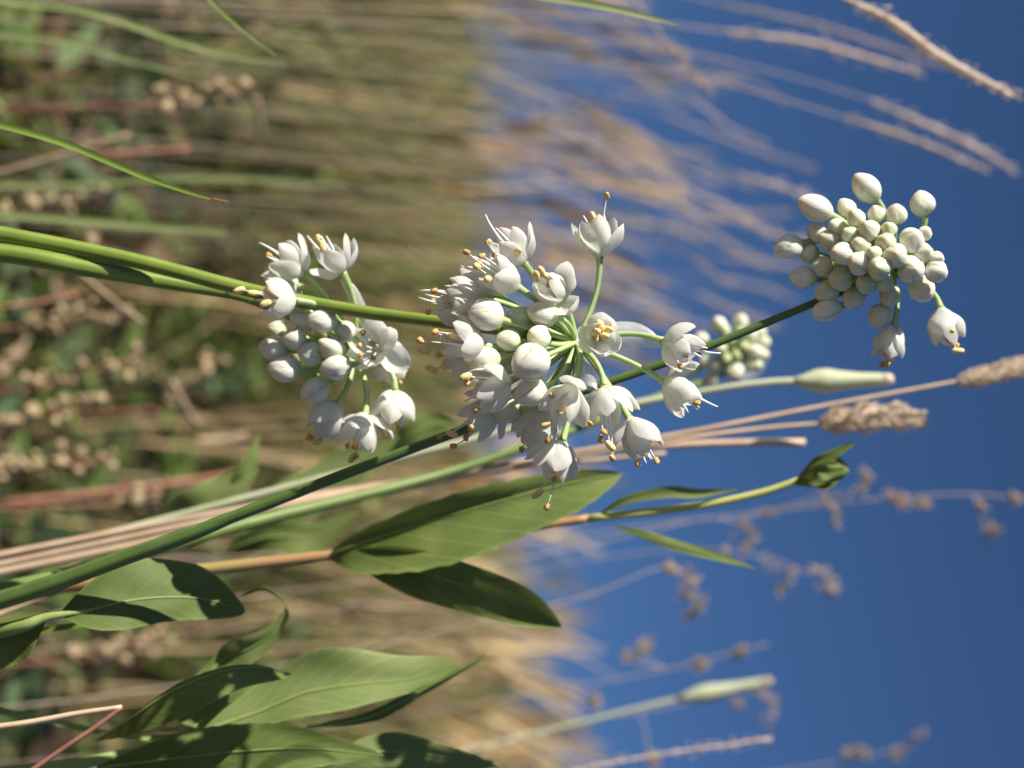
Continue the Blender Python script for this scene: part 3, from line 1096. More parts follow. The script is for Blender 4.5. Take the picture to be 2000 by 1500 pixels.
# ---- broad leaves low in the grass
rt = root(1420, 900)
herb2 = thing('broadleaf_herb', 'low herb with two wide pale-lit leaves above a dark curling leaf', 'herb', rt, 'broad-leaved herbs')
stalk(herb2, [rt, (-200, 1530, 700), (100, 1500, 500), (250, 1470, 520), (420, 1420, 580)], [44, 40, 32, 22, 7], 'midrib')
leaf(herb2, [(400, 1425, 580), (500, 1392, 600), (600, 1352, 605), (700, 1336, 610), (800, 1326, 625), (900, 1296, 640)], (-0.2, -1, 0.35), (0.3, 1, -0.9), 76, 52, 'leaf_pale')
leaf(herb2, [(190, 1500, 500), (330, 1482, 460), (460, 1468, 450), (600, 1462, 450), (750, 1475, 470)], (-0.1, -1, 0.3), (0.2, 1, -0.4), 54, 50, 'leaf', tooth=0.06)
leaf(herb2, [(190, 1445, 460), (260, 1400, 340), (340, 1348, 310), (430, 1312, 310), (500, 1304, 340), (570, 1316, 380)], (-0.2, -1, 0.8), (0.4, 1, -0.55), 10, 56, 'leaf')
leaf(herb2, [(620, 1500, 600), (720, 1470, 620), (820, 1472, 650), (980, 1496, 680)], (0.1, -1, 0.5), (0, 1, -0.2), 38, 40, 'leaf_pale')
leaf(herb2, [(420, 1430, 600), (380, 1420, 650), (430, 1385, 660), (480, 1350, 660), (510, 1330, 670)], (-1, -0.4, 0.2), (1, 0.6, 0.1), 46, 40, 'leaf_pale')
leaf(herb2, [(600, 1420, 650), (720, 1400, 680), (820, 1350, 690), (960, 1275, 710)], (-0.3, -1, -0.2), (0.3, 1, 0.6), 12, 16, 'leaf')

rt = root(1330, 620)
herb3 = thing('broadleaf_herb', 'low herb with a wide shaded leaf and a small hooked leaf', 'herb', rt, 'broad-leaved herbs')
stalk(herb3, [rt, (-300, 1290, 520), (0, 1235, 280), (90, 1206, 260), (180, 1192, 280)], [36, 34, 28, 20, 7], 'midrib')
leaf(herb3, [(120, 1200, 265), (180, 1190, 280), (260, 1172, 320), (340, 1166, 360), (410, 1172, 400), (480, 1194, 420)], (-0.1, -1, 0.5), (0.2, 1, -0.5), 84, 56, 'leaf', power=0.6)
leaf(herb3, [(350, 1390, 580), (430, 1292, 620), (480, 1270, 600), (530, 1240, 590), (556, 1196, 590)], (-0.4, -1, -0.3), (0.5, 0.9, -0.5), 26, 30, 'leaf_pale')
leaf(herb3, [(330, 1398, 580), (380, 1330, 620), (430, 1290, 680), (500, 1250, 720), (560, 1195, 620), (520, 1150, 620), (470, 1165, 650)], (-0.4, -1, 0.2), (0.5, 0.9, 0.1), 10, 12, 'leaf', rib=False)

rt = root(1290, 330)
leafg = thing('broadleaf_herb', 'pointed dark green leaf cut off by the picture edge near the low dark stem', 'herb', rt, 'broad-leaved herbs')
stalk(leafg, [rt, (-1500, 1290, 330), (-500, 1270, 320), (-150, 1250, 310)], [24, 22, 18, 9], 'midrib')
leaf(leafg, [(-160, 1251, 310), (-80, 1240, 305), (0, 1226, 300), (50, 1210, 300), (96, 1195, 300)], (-0.2, -1, 0.7), (0.3, 1, -0.4), 22, 88, 'leaf')

rt = root(1100, 2600)
herb5 = thing('broadleaf_herb', 'blurred pale green leaves rising behind the white half-open umbel', 'herb', rt, 'broad-leaved herbs')
stalk(herb5, [rt, (120, 1120, 2000), (300, 1060, 1800), (450, 1030, 1800)], [40, 34, 24, 8], 'midrib')
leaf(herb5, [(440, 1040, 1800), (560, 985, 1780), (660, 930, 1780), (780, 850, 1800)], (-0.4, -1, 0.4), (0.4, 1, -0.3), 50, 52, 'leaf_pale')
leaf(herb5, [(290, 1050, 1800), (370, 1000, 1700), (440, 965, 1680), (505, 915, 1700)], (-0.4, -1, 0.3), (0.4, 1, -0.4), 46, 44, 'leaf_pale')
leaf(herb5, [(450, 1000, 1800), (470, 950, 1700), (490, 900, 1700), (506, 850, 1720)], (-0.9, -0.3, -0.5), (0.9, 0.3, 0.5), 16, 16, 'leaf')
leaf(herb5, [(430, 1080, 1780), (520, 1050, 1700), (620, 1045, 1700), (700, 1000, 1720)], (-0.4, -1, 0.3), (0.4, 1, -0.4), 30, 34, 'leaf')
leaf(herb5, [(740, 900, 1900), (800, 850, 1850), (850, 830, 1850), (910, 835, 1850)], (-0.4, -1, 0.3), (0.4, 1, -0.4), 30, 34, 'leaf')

# ---- blades one can pick out
gb = 'grass blades among the onions'
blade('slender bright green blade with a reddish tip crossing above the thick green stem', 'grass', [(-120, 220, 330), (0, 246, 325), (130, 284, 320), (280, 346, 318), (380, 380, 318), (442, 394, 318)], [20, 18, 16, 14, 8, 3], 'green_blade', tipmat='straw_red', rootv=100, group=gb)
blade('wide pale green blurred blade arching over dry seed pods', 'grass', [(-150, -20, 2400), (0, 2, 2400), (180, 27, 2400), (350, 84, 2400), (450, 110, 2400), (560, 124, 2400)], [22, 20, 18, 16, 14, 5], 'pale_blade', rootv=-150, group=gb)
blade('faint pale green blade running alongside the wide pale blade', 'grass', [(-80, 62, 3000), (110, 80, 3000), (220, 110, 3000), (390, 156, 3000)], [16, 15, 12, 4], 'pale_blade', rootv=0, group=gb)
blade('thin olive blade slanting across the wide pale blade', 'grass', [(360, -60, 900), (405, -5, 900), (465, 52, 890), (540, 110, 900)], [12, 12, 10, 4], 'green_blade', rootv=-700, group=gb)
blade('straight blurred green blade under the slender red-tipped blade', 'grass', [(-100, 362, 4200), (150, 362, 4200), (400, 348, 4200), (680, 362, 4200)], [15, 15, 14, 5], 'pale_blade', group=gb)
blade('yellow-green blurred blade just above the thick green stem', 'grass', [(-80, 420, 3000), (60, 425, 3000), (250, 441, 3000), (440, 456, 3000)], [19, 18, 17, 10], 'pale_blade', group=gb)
blade('thin green blade with a yellowed tip lying over the wide shaded leaf', 'grass', [(-60, 1290, 430), (60, 1242, 430), (200, 1217, 430), (330, 1203, 430), (398, 1197, 430), (456, 1200, 430)], [20, 18, 16, 12, 10, 7], 'green_blade', tipmat='straw', rootv=1400, face=0.9, group=gb)
blade('thin yellowing blade with a brown tip beneath the bent straw', 'grass', [(-60, 1380, 700), (80, 1405, 700), (200, 1432, 690), (280, 1442, 690), (362, 1440, 700)], [16, 14, 12, 9, 8], 'midrib', tipmat='straw_red', group=gb)
blade('orange withered blade beside the long dark onion stem', 'grass', [(-60, 1215, 800), (30, 1180, 800), (90, 1160, 800), (180, 1140, 800)], [20, 24, 24, 8], 'straw', group=gb)
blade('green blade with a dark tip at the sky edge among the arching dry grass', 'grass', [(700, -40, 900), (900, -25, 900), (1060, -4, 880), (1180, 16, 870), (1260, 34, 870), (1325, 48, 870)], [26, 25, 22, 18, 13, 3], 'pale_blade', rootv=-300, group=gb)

# ---- straw
rt = root(1500, 240)
bs = thing('bent_straw', 'dry straw snapped into a sharp bend, pale above and reddish below', 'straw', rt)
stalk(bs, [rt, (-1200, 1470, 220), (-300, 1445, 205), (0, 1419, 200), (150, 1394, 200), (238, 1381, 200)], [16, 15, 15, 14, 12, 10], 'straw', name='upper_stalk')
stalk(bs, [(238, 1381, 200), (190, 1418, 196), (130, 1458, 190), (40, 1520, 185), (-80, 1600, 190)], [9, 11, 11, 11, 10], 'straw_red', name='lower_stalk')

gt = 'cat-tail grass stalks'


def spike_head(plant, pts, width, zz, n=1100, mat='husk', blobby=0.15, seed=3, core=0.09):
    """a dense cylindrical head of small pointed husks"""
    rr = random.Random(seed)
    path = spline(pts, 8)
    fr = frames(path)
    m2 = MB()
    N_ = len(path)
    tube(m2, path, [PX(width * (0.30 if n > 500 else core), zz) * math.sin(math.pi * min(1, 0.1 + 0.88 * i / (N_ - 1))) ** 0.5 for i in range(N_)], 8)
    for i in range(n):
        s = rr.random()
        k = min(int(s * (N_ - 1)), N_ - 2)
        q = s * (N_ - 1) - k
        p = path[k].lerp(path[k + 1], q)
        t, a, b = fr[k]
        th = rr.uniform(0, 6.283)
        o = a * math.cos(th) + b * math.sin(th)
        env = math.sin(math.pi * min(1, 0.12 + 0.84 * s)) ** 0.5 * (1 + blobby * math.sin(s * 21 + th * 2))
        c = p + o * PX(width * 0.30, zz) * env * (rr.uniform(0.85, 1.1) if n > 500 else 1)
        d_ = (o * 0.55 + t * 0.85).normalized()
        L_ = PX(width * (0.23 if n > 500 else 0.3), zz) * rr.uniform(0.6, 1.5)
        r_ = L_ * (0.13 if n > 500 else 0.2)
        sd = d_.cross(o).normalized()
        nn = sd.cross(d_)
        m2.add([c, c + d_ * L_ * .45 + sd * r_, c + d_ * L_, c + d_ * L_ * .45 - sd * r_, c + d_ * L_ * .45 + nn * r_],
               [(0, 1, 4), (1, 2, 4), (2, 3, 4), (3, 0, 4)])
    return part('seed_head', m2, M[mat], plant, path[0], smooth=False)


rt = root(1500, 1250)
tm = thing('cat_tail_stalk', 'straw-coloured grass stalk whose slender furry head leaves the picture past the budding umbel', 'grass', rt, gt)
stalk(tm, [rt, (-900, 1290, 1240), (0, 1103, 1230), (480, 1003, 1240), (1000, 905, 1250), (1300, 853, 1250), (1600, 795, 1250), (1880, 743, 1250), (1960, 725, 1250)], [22, 20, 19, 18, 16, 15, 13, 11, 10], 'straw', name='stalk')
spike_head(tm, [P(1872, 745, 1250), P(1940, 730, 1245), P(2010, 712, 1240), P(2080, 690, 1240)], 50, 1250, seed=3)
rt = root(1480, 1310)
tm = thing('cat_tail_stalk', 'straw-coloured grass stalk ending in a short plump furry head below the pale closed flower head', 'grass', rt, gt)
stalk(tm, [rt, (-900, 1260, 1300), (0, 1084, 1290), (480, 992, 1300), (1000, 912, 1310), (1300, 862, 1310), (1500, 836, 1310), (1625, 826, 1310)], [22, 20, 18, 17, 15, 14, 12, 10], 'straw', name='stalk')
spike_head(tm, [P(1604, 826, 1310), P(1660, 820, 1305), P(1730, 814, 1305), P(1798, 820, 1310)], 66, 1310, seed=5, blobby=0.3)
rt = root(1460, 1370)
tm = thing('broken_straw', 'pale broken grass straw with a blunt end just under the plump furry head', 'straw', rt)
stalk(tm, [rt, (-900, 1290, 1360), (0, 1118, 1350), (480, 1018, 1370), (800, 950, 1380), (1100, 890, 1390), (1350, 868, 1400), (1572, 864, 1410)], [24, 24, 24, 24, 22, 22, 22, 22], 'straw', name='stalk')
rt = root(1440, 1450)
tm = thing('broken_straw', 'thin tan straw running beneath the long dark onion stem and fading behind the broad leaf', 'straw', rt)
stalk(tm, [rt, (-500, 1190, 1450), (0, 1085, 1450), (300, 1028, 1450), (620, 965, 1450), (880, 930, 1450), (1100, 905, 1450), (1300, 885, 1450)], [20, 20, 19, 18, 16, 15, 14, 12], 'straw', name='stalk')


def closed_head(label, path, widths, head, hw, zz, mat):
    rt_ = root(path[0][1] + 150, path[0][2])
    o = thing('closed_flower_head', label, 'flower bud', rt_, 'closed spindle flower heads')
    stalk(o, [rt_] + path, widths, mat, name='stem')
    a, b = P(*head[0]), P(*head[1])
    L_ = (b - a).length
    w_ = PX(hw, zz) * 0.5
    prof = [(0, w_ * .3), (L_ * .12, w_ * .55), (L_ * .25, w_ * .95), (L_ * .36, w_), (L_ * .5, w_ * .8), (L_ * .68, w_ * .62), (L_ * .86, w_ * .56), (L_ * .97, w_ * .5), (L_, w_ * .2)]
    m2 = MB()
    lathe(m2, a, b - a, prof, 16, lambda th, s: 1 + 0.06 * math.cos(8 * th))
    part('bud', m2, M[mat], o, a)
    m2 = MB()
    lathe(m2, a.lerp(b, 0.9), b - a, [(0, w_ * .55), (L_ * .08, w_ * .54), (L_ * .115, w_ * .3)], 12)
    part('bud_tip', m2, M['tan'], o, a.lerp(b, 0.9))
    return o


closed_head('pale green closed flower head, spindle shaped, pointing up between two onion umbels', [(-300, 1180, 1300), (300, 1020, 1300), (800, 890, 1300), (1100, 815, 1300), (1370, 765, 1300), (1490, 748, 1300), (1570, 744, 1300)],
            [26, 24, 22, 20, 18, 18, 20, 22], ((1545, 745, 1300), (1742, 741, 1300)), 46, 1300, 'closed')
closed_head('blurred yellowish closed flower head low against the sky among dry panicles', [(300, 1560, 3600), (800, 1490, 3600), (1100, 1420, 3600), (1220, 1390, 3600), (1340, 1362, 3600)],
            [24, 22, 18, 18, 18, 20], ((1320, 1366, 3600), (1506, 1330, 3600)), 34, 3600, 'closed')


# ------------------------------------------------------------------ tall dry grasses arching into the sky
def dry_grass(label, path, head_from, width, zz, group, stw=9, head_mat='tan', seed=1, tip=None, cat='grass', rootoff=0, core=0.09):
    rt_ = root(path[0][1] + rootoff, zz)
    o = thing('dry_grass_stalk', label, cat, rt_, group)
    pts = [(p[0], p[1], zz) for p in path]
    stalk(o, [rt_] + pts, [stw * 1.3] + [stw * (1.2 - 0.5 * i / len(pts)) for i in range(len(pts))], 'tan', name='stalk', sides=6)
    sub = [P(*p) for p in pts[head_from:]]
    spike_head(o, sub, width, zz, n=95, mat=head_mat, blobby=0.45, seed=seed, core=core)
    return o


GA = 'dry grasses arching into the sky'
TG = [
    ('thick knobbly dry grass head reaching highest into the sky corner', [(600, -260), (1200, -140), (1500, -60), (1660, 2), (1745, 45), (1830, 108), (1905, 150), (1992, 194)], 3, 44, 1800),
    ('tan dry grass head with a blunt end beside the green dark-tipped blade', [(600, 10), (1000, 28), (1250, 42), (1420, 62), (1560, 80), (1660, 104), (1795, 142)], 3, 36, 4800),
    ('long faint dry grass stalk bending furthest over toward the budding umbel', [(600, 30), (1000, 66), (1300, 96), (1500, 138), (1700, 196), (1880, 275), (1986, 336)], 4, 30, 5000),
    ('long dry grass stalk with a slim head arching just above the budding umbel', [(600, 70), (1000, 105), (1300, 138), (1450, 172), (1650, 230), (1780, 272), (1930, 334)], 4, 32, 4200),
    ('straight pale dry grass stalk leaving through the picture edge', [(700, -120), (1100, -60), (1400, 5), (1600, 50), (1720, 88), (1850, 132)], 2, 24, 6000),
]
for i, (lb, pth, hf, wd, zz) in enumerate(TG):
    dry_grass(lb, pth, hf, wd, zz, GA, seed=20 + i, core=0.24 if i == 0 else 0.15, stw=12 if i == 0 else 8, head_mat='husk' if i == 0 else 'tan')
dry_grass('dark dry stalk slanting steeply across the arching dry grasses', [(1150, -160), (1230, -20), (1300, 80), (1340, 125), (1392, 190)], 2, 26, 3800, GA, seed=41, head_mat='brown_seed')
rg = random.Random(5)
CL = [(1590, 330), (1540, 205), (1500, 280), (1545, 415), (1480, 370), (1600, 470), (1440, 430), (1560, 590), (1500, 520), (1400, 300), (1380, 470), (1430, 560), (1330, 380),
      (1460, 150), (1350, 210), (1300, 330), (1520, 640), (1260, 440), (1390, 640), (1570, 520), (1310, 560), (1250, 250), (1420, 360), (1350, 110), (1500, 455), (1600, 395)]
for i, (tu, tv) in enumerate(CL):
    zz = rg.uniform(6000, 16000)
    dv = rg.uniform(-10, 210)
    jg = [rg.uniform(-16, 16) for _ in range(5)]
    dry_grass('blurred tan dry grass head in the thick stand of arching grass', [(tu - 900, tv - dv * 1.25), (tu - 500, tv - dv), (tu - 300, tv - dv * .78 + jg[0]), (tu - 160, tv - dv * .45 + jg[1]), (tu - 70, tv - dv * .2 + jg[2]), (tu, tv)],
              3 if i % 3 else 2, rg.uniform(14, 30), zz, 'thick stand of arching dry grass', stw=rg.uniform(5, 7), seed=50 + i, rootoff=-60)


# ------------------------------------------------------------------ brown seed panicles on the other side
def panicle(label, path, clusters, zz, stw=4.5, mat='brown_seed', seed=1, group='dry brown seed panicles'):
    rt_ = root(path[0][1] + 60, zz)
    o = thing('dry_panicle', label, 'dry grass', rt_, group)
    st = [(p[0], p[1], zz) for p in path]
    stalk(o, [rt_] + st, [stw * 1.5] + [stw] * len(st), 'tan', name='stalk', sides=6)
    rr = random.Random(seed)
    for cl in clusters:
        pts = [P(u, v, zz + rr.uniform(-30, 30)) for u, v in cl[0]]
        # thin branch from the nearest stalk point
        near = min((P(*q) for q in st), key=lambda q: (q - pts[0]).length)
        m2 = MB()
        tube(m2, spline([near, near.lerp(pts[0], .5) + UP * PX(5, zz), pts[0]], 4), [PX(stw * .22, zz)] * 9, 5)
        part('branch', m2, M['tan'], o, near)
        path2 = spline(pts, 5)
        m2 = MB()
        wd = cl[1]
        for k in range(int(wd * 1.6)):
            s = rr.random()
            q = path2[min(int(s * (len(path2) - 1)), len(path2) - 1)]
            c = q + Vector((rr.gauss(0, 1), rr.gauss(0, 1), rr.gauss(0, 1))) * PX(wd * 0.2, zz)
            d_ = Vector((rr.gauss(0, .6), rr.gauss(0, .6), 1)).normalized()
            L_ = PX(rr.uniform(10, 18), zz)
            a = d_.orthogonal().normalized() * L_ * .22
            b = d_.cross(a)
            m2.add([c, c + d_ * L_ * .5 + a, c + d_ * L_ * .5 + b, c + d_ * L_ * .5 - a, c + d_ * L_ * .5 - b, c + d_ * L_],
                   [(0, 1, 2), (0, 2, 3), (0, 3, 4), (0, 4, 1), (5, 2, 1), (5, 3, 2), (5, 4, 3), (5, 1, 4)])
        part('spikelet', m2, M[mat], o, path2[0], smooth=False)
    return o


panicle('tall thin seed panicle with the farthest-reaching stalk and scattered brown spikelets', [(600, 1080), (1000, 1062), (1280, 1024), (1500, 1000), (1740, 972), (1900, 965), (1995, 975)],
        [([(1600, 965), (1625, 1000), (1628, 1032)], 26), ([(1600, 980), (1660, 965), (1690, 940), (1680, 912)], 24), ([(1735, 970), (1770, 985)], 30), ([(1790, 984), (1805, 986)], 22), ([(1905, 985), (1915, 990)], 16), ([(1922, 1042), (1938, 1026)], 24), ([(1965, 972), (1990, 978)], 20)], 3600, seed=1)
panicle('seed panicle with a long drooping double cluster hanging below the narrow green leaf', [(600, 1290), (1000, 1200), (1150, 1162), (1260, 1118), (1310, 1105)],
        [([(1295, 1105), (1318, 1112)], 26), ([(1340, 1120), (1348, 1140), (1330, 1155), (1355, 1165)], 34), ([(1370, 1170), (1355, 1190), (1325, 1215)], 28)], 3200, seed=2)
panicle('seed panicle with a curved brown cluster tucked against the narrow green leaf', [(600, 1150), (1000, 1095), (1250, 1040), (1380, 1012), (1440, 1020)],
        [([(1445, 1020), (1462, 1045), (1445, 1085)], 28), ([(1480, 1000), (1510, 1005)], 20), ([(1410, 1075), (1415, 1080)], 14)], 3800, seed=3)
panicle('seed panicle with two faint hooked clusters past the tip of the narrow green leaf', [(600, 1200), (1000, 1120), (1300, 1075), (1480, 1085), (1580, 1120)],
        [([(1490, 1100), (1530, 1110), (1545, 1130), (1510, 1155)], 26), ([(1590, 1110), (1622, 1140), (1605, 1165)], 30)], 4600, seed=4)
panicle('low seed panicle with small clusters spaced along a rising stalk', [(500, 1440), (900, 1380), (1100, 1345), (1300, 1308), (1440, 1272), (1500, 1258)],
        [([(1355, 1298), (1370, 1296)], 26), ([(1430, 1275), (1450, 1268)], 22), ([(1150, 1365), (1165, 1372)], 24), ([(1240, 1275), (1262, 1255)], 34), ([(1215, 1285), (1225, 1280)], 18)], 4600, seed=5)
panicle('isolated faint dark seed panicle in the open blue sky', [(600, 1590), (1100, 1560), (1500, 1510), (1680, 1480), (1750, 1462)],
        [([(1735, 1480), (1765, 1455), (1805, 1422)], 26), ([(1670, 1468), (1690, 1470)], 22), ([(1645, 1470), (1650, 1475)], 16)], 5000, seed=6)
panicle('seed panicle with one drooping cluster beside the yellowish closed flower head', [(500, 1480), (900, 1440), (1250, 1390), (1420, 1352), (1470, 1350)],
        [([(1480, 1348), (1505, 1375), (1485, 1425)], 26), ([(1435, 1375), (1440, 1378)], 20), ([(1265, 1480), (1275, 1495)], 24)], 5200, seed=7)
dry_grass('blurred tan cat-tail stalk slanting up beneath the yellowish closed flower head', [(500, 1640), (900, 1560), (1150, 1500), (1300, 1472), (1420, 1455), (1505, 1442)], 2, 28, 2400, 'dry brown seed panicles', seed=90, rootoff=60)


# ------------------------------------------------------------------ dry pods close to the soil
def pod_mesh():
    m2 = MB()
    prof = [(0, .12), (.12, .36), (.35, .5), (.65, .47), (.88, .28), (1.0, .05)]
    lathe(m2, Vector((0, 0, 0)), Vector((0, 0, 1)), prof, 10, lambda th, s: 1 + 0.08 * math.cos(4 * th))
    return m2.mesh('seed_pod', M['pod'])


POD = pod_mesh()
PODS = [
    ('dry stalk of beige seed pods level with the wide pale blade', (285, 205), (470, 180), 4522, 13),
    ('dry stalk of beige seed pods beneath the slender red-tipped blade', (-10, 420), (225, 385), 4760, 14),
    ('short dry stalk of beige seed pods touching the thick green stem', (60, 480), (190, 470), 4760, 7),
    ('dry stalk of beige seed pods just below the two merging green stems', (30, 640), (245, 605), 4522, 14),
    ('dry stalk of beige seed pods ending near the pale slanting stick', (40, 760), (275, 695), 4522, 14),
    ('dense dry stalk of beige seed pods below the slanting stick', (-20, 835), (190, 780), 4284, 15),
    ('dry stalk of beige seed pods above the tan straw bundle', (-20, 915), (215, 895), 4284, 14),
    ('small cluster of beige seed pods touching the tan straw bundle', (215, 985), (315, 955), 4522, 8),
    ('faint dry stalk of beige seed pods behind the half-open umbel', (300, 800), (420, 700), 5950, 9),
    ('faint dry stalk of beige seed pods below the broad shaded leaf', (150, 1290), (330, 1240), 5474, 10),
]
for i, (lb, a, b, zz, n) in enumerate(PODS):
    rt = root(a[1] + 40, zz)
    o = thing('dry_seed_stalk', lb, 'seed stalk', rt, 'dry seed stalks near the soil')
    A_, B_ = P(a[0], a[1], zz), P(b[0], b[1], zz - 60)
    pts = spline([rt, A_, A_.lerp(B_, .5) + RT * PX(6, zz), B_], 5)
    m2 = MB()
    tube(m2, pts, [PX(3.4, zz)] * len(pts), 6)
    part('stalk', m2, M['straw_red'], o, rt)
    rr = random.Random(100 + i)
    n = int(n * 1.7)
    for k in range(n):
        q = A_.lerp(B_, (k + rr.random()) / n) + Vector((rr.uniform(-1, 1), rr.uniform(-1, 1), rr.uniform(-.6, .6))) * PX(20, zz)
        d_ = Vector((rr.gauss(0, 1), rr.gauss(0, 1), rr.gauss(.3, .6)))
        sz = PX(rr.uniform(14, 34), zz)
        link('seed_pod', POD, o, aim(q, d_) @ Matrix.Diagonal((sz * .8, sz * .8, sz, 1)))
for i, (lb, a, b, wd, zz, mt) in enumerate([
    ('short pale stick standing across the grass near the wide pale blade', (500, 192), (512, 262), 17, 4800, 'stick'),
    ('grey-tan stick slanting out from under the thick green stem', (150, 528), (282, 632), 11, 3000, 'stick'),
    ('pale tan stick slanting beside the beige seed pods', (335, 745), (385, 832), 17, 3800, 'stick'),
    ('pinkish dead stem lying flat above the slender red-tipped blade', (100, 303), (372, 292), 12, 3800, 'straw_red'),
    ('tan dead stem sloping under the pinkish dead stem', (-30, 345), (255, 262), 14, 3400, 'stick'),
    ('reddish dead stem lying above the tan straw bundle', (0, 985), (480, 925), 19, 4600, 'straw_red'),
    ('wide pale dead leaf end above the blurred broad leaves', (385, 862), (480, 850), 18, 5200, 'stick'),
    ('pale dead stem lying behind the hooked leaf', (660, 1178), (880, 1190), 12, 5200, 'stick'),
    ('faint purple-brown stem under the thick green stem', (0, 600), (150, 575), 9, 3600, 'straw_red'),
]):
    A_, B_ = P(a[0], a[1], zz), P(b[0], b[1], zz + 100)
    o = thing('dead_stem', lb, 'stick', A_, 'dead stems caught in the grass')
    m2 = MB()
    pts = spline([A_, A_.lerp(B_, .5) + RT * PX(3, zz), B_], 6)
    tube(m2, pts, [PX(wd * .42, zz)] * len(pts), 8)
    part('stick', m2, M[mt], o, pts[0])

# ------------------------------------------------------------------ grass, ground cover and litter nobody could count
rs = random.Random(21)
TAN = [(.27, .185, .085), (.35, .25, .125), (.19, .12, .06), (.44, .33, .18), (.12, .075, .04)]
GRN = [(.09, .135, .02), (.15, .20, .03), (.20, .24, .05), (.06, .095, .025), (.24, .26, .07)]


def ribbon(mb_, p0, dir_, L_, wd, bendv, col, n=5, across=None):
    ac = across or Vector((rs.gauss(0, 1), rs.gauss(0, 1), 0.1)).normalized()
    v, f = [], []
    for i in range(n + 1):
        s = i / n
        c = p0 + dir_ * (L_ * s) + bendv * (L_ * s * s)
        ww = wd * 0.5 * (1 - s ** 2 * 0.85)
        v += [c - ac * ww, c + ac * ww]
    for i in range(n):
        f.append((2 * i, 2 * i + 1, 2 * i + 3, 2 * i + 2))
    mb_.add(v, f, None, col)


def gp(d, x):
    return ground_point(x, d)


near = MB()
Z = Vector((0, 0, 1))
for i in range(13000):
    d = 0.75 * math.exp(rs.random() * math.log(13 / 0.75))
    x = rs.uniform(-1, 1) * (0.42 * d + 0.1)
    img_v = x / d                      # -0.21 .. 0.21 inside the picture
    if d < 1.7 and rs.random() < .55:
        continue
    p0 = gp(d, x)
    left = img_v < -0.06
    right_ = img_v > 0.10
    pg = (0.74 if img_v < 0 else 0.58) if d > 1.6 else 0.42
    col = rs.choice(GRN) if rs.random() < pg else rs.choice(TAN)
    k = rs.uniform(.6, 1.25) * (.72 if d < 2 else 1)
    col = tuple(c * k for c in col)
    if d < 1.3:
        L_ = rs.uniform(.05, .20)
    elif left:
        L_ = rs.uniform(.08, .36) if rs.random() < .66 else rs.uniform(.30, .40) + rs.random() ** 2 * .04 * d
    elif right_:
        L_ = rs.uniform(.10, .38) if rs.random() < .6 else rs.uniform(.3, .5)
    else:
        L_ = rs.uniform(.08, .34)
    dr = (Z * 1.0 + Vector((rs.gauss(0, .42), rs.gauss(0, .35), 0))).normalized()
    bend = Vector((rs.gauss(.12, .2), rs.gauss(0, .2), -.12))
    ribbon(near, p0 - Z * .005, dr, L_, rs.uniform(.002, .0075) * (1 + d * .10), bend, col)
for i in range(400):
    lft = i < 190
    d = rs.uniform(1.1, 4.5)
    iv = rs.uniform(-0.30, -0.01) if lft else rs.uniform(0.04, 0.30)
    if lft:
        hh = rs.uniform(.36, .50) + 0.10 * d * rs.random()
    else:
        hh = rs.uniform(.32, .44) + 0.05 * d * rs.random()
    p0 = gp(d, iv * d - .05)
    kk = rs.uniform(1.2, 1.8)
    col = tuple(c * kk for c in rs.choice(TAN[:4]))
    dr = (Z + Vector((rs.gauss(.02, .08), rs.gauss(0, .08), 0))).normalized()
    bn = Vector((rs.uniform(.0, .22), rs.gauss(0, .05), -.03))
    ribbon(near, p0, dr, hh, rs.uniform(.0015, .0028), bn, col, n=7)
    tip = p0 + dr * (hh * .82) + bn * (hh * .82 * .82)
    hd = (dr + bn * 1.7).normalized()
    for q in range(4):
        a = Vector((rs.gauss(0, 1), rs.gauss(0, 1), .1)).normalized()
        ribbon(near, tip, (hd + a * .1).normalized(), rs.uniform(.05, .10), rs.uniform(.003, .007), bn * .5, col, n=3, across=a)
o = link('grass', near.mesh('grass', M['grass'], colour=True))
o['kind'] = 'stuff'
o['label'] = 'mixed dry tan and green grass covering the hillside'
o['category'] = 'grass'

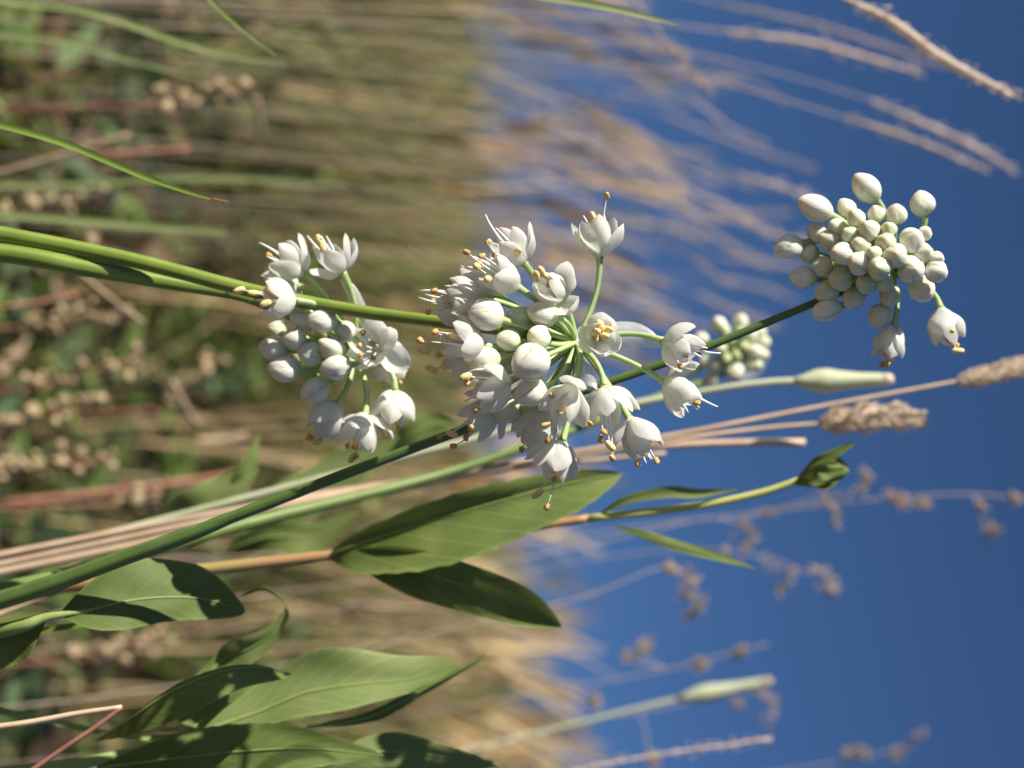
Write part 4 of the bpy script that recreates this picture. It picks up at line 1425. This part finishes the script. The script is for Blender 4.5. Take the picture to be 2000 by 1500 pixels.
cov = MB()
for i in range(2000):
    d = 0.8 * math.exp(rs.random() * math.log(9 / 0.8))
    x = rs.uniform(-1, 1) * (0.40 * d + 0.1)
    c0 = gp(d, x)
    hgt = rs.uniform(.03, .14) * (1.25 if d > 1.3 else .8)
    base = rs.choice([(.10, .17, .05), (.17, .25, .06), (.22, .30, .08), (.12, .18, .09)])
    for k in range(rs.randint(4, 9)):
        a = rs.uniform(0, 6.28)
        dr = Vector((math.cos(a) * .8, math.sin(a) * .8, rs.uniform(.1, .9))).normalized()
        kk = rs.uniform(.8, 1.25)
        ribbon(cov, c0 + Z * hgt * rs.random(), dr, rs.uniform(.03, .07), rs.uniform(.010, .024), Vector((0, 0, -.3)), tuple(c * kk for c in base), n=3)
for i in range(330):
    d = rs.uniform(.75, 2.4)
    x = rs.uniform(-1, 1) * (0.40 * d + 0.1)
    c0 = gp(d, x)
    base = rs.choice([(.07, .12, .05), (.08, .13, .06), (.14, .20, .05), (.12, .17, .09), (.26, .17, .10), (.18, .11, .07), (.34, .24, .15)])
    for k in range(rs.randint(3, 6)):
        a = rs.uniform(0, 6.28)
        dr = Vector((math.cos(a), math.sin(a), rs.uniform(.2, 1.1))).normalized()
        kk = rs.uniform(.8, 1.2)
        ribbon(cov, c0 + Z * rs.uniform(0, .10), dr, rs.uniform(.05, .11), rs.uniform(.014, .032), Vector((0, 0, -.35)), tuple(c * kk for c in base), n=4)
o = link('ground_cover', cov.mesh('ground_cover', M['grass'], colour=True))
o['kind'] = 'stuff'
o['label'] = 'small green leafy plants scattered through the grass'
o['category'] = 'ground cover'

lit = MB()
LT = [(.22, .13, .075), (.30, .20, .11), (.12, .075, .05), (.07, .045, .035), (.46, .33, .19), (.19, .09, .065)]
for i in range(5200):
    d = 0.7 * math.exp(rs.random() * math.log(5 / 0.7))
    x = rs.uniform(-1, 1) * (0.42 * d + 0.1)
    c0 = gp(d, x) + Z * rs.uniform(.0, .03)
    a = rs.uniform(0, 6.28)
    dr = Vector((math.cos(a), math.sin(a), rs.gauss(.12, .25))).normalized()
    k = rs.uniform(.7, 1.2)
    ribbon(lit, c0, dr, rs.uniform(.02, .11), rs.uniform(.002, .012), Vector((rs.gauss(0, .2), rs.gauss(0, .2), -.05)), tuple(c * k for c in rs.choice(LT)), n=2, across=Vector((-dr.y, dr.x, rs.gauss(0, .3))).normalized())
o = link('leaf_litter', lit.mesh('leaf_litter', M['litter'], colour=True))
o['kind'] = 'stuff'
o['label'] = 'dead straw and leaf litter strewn over the soil'
o['category'] = 'litter'
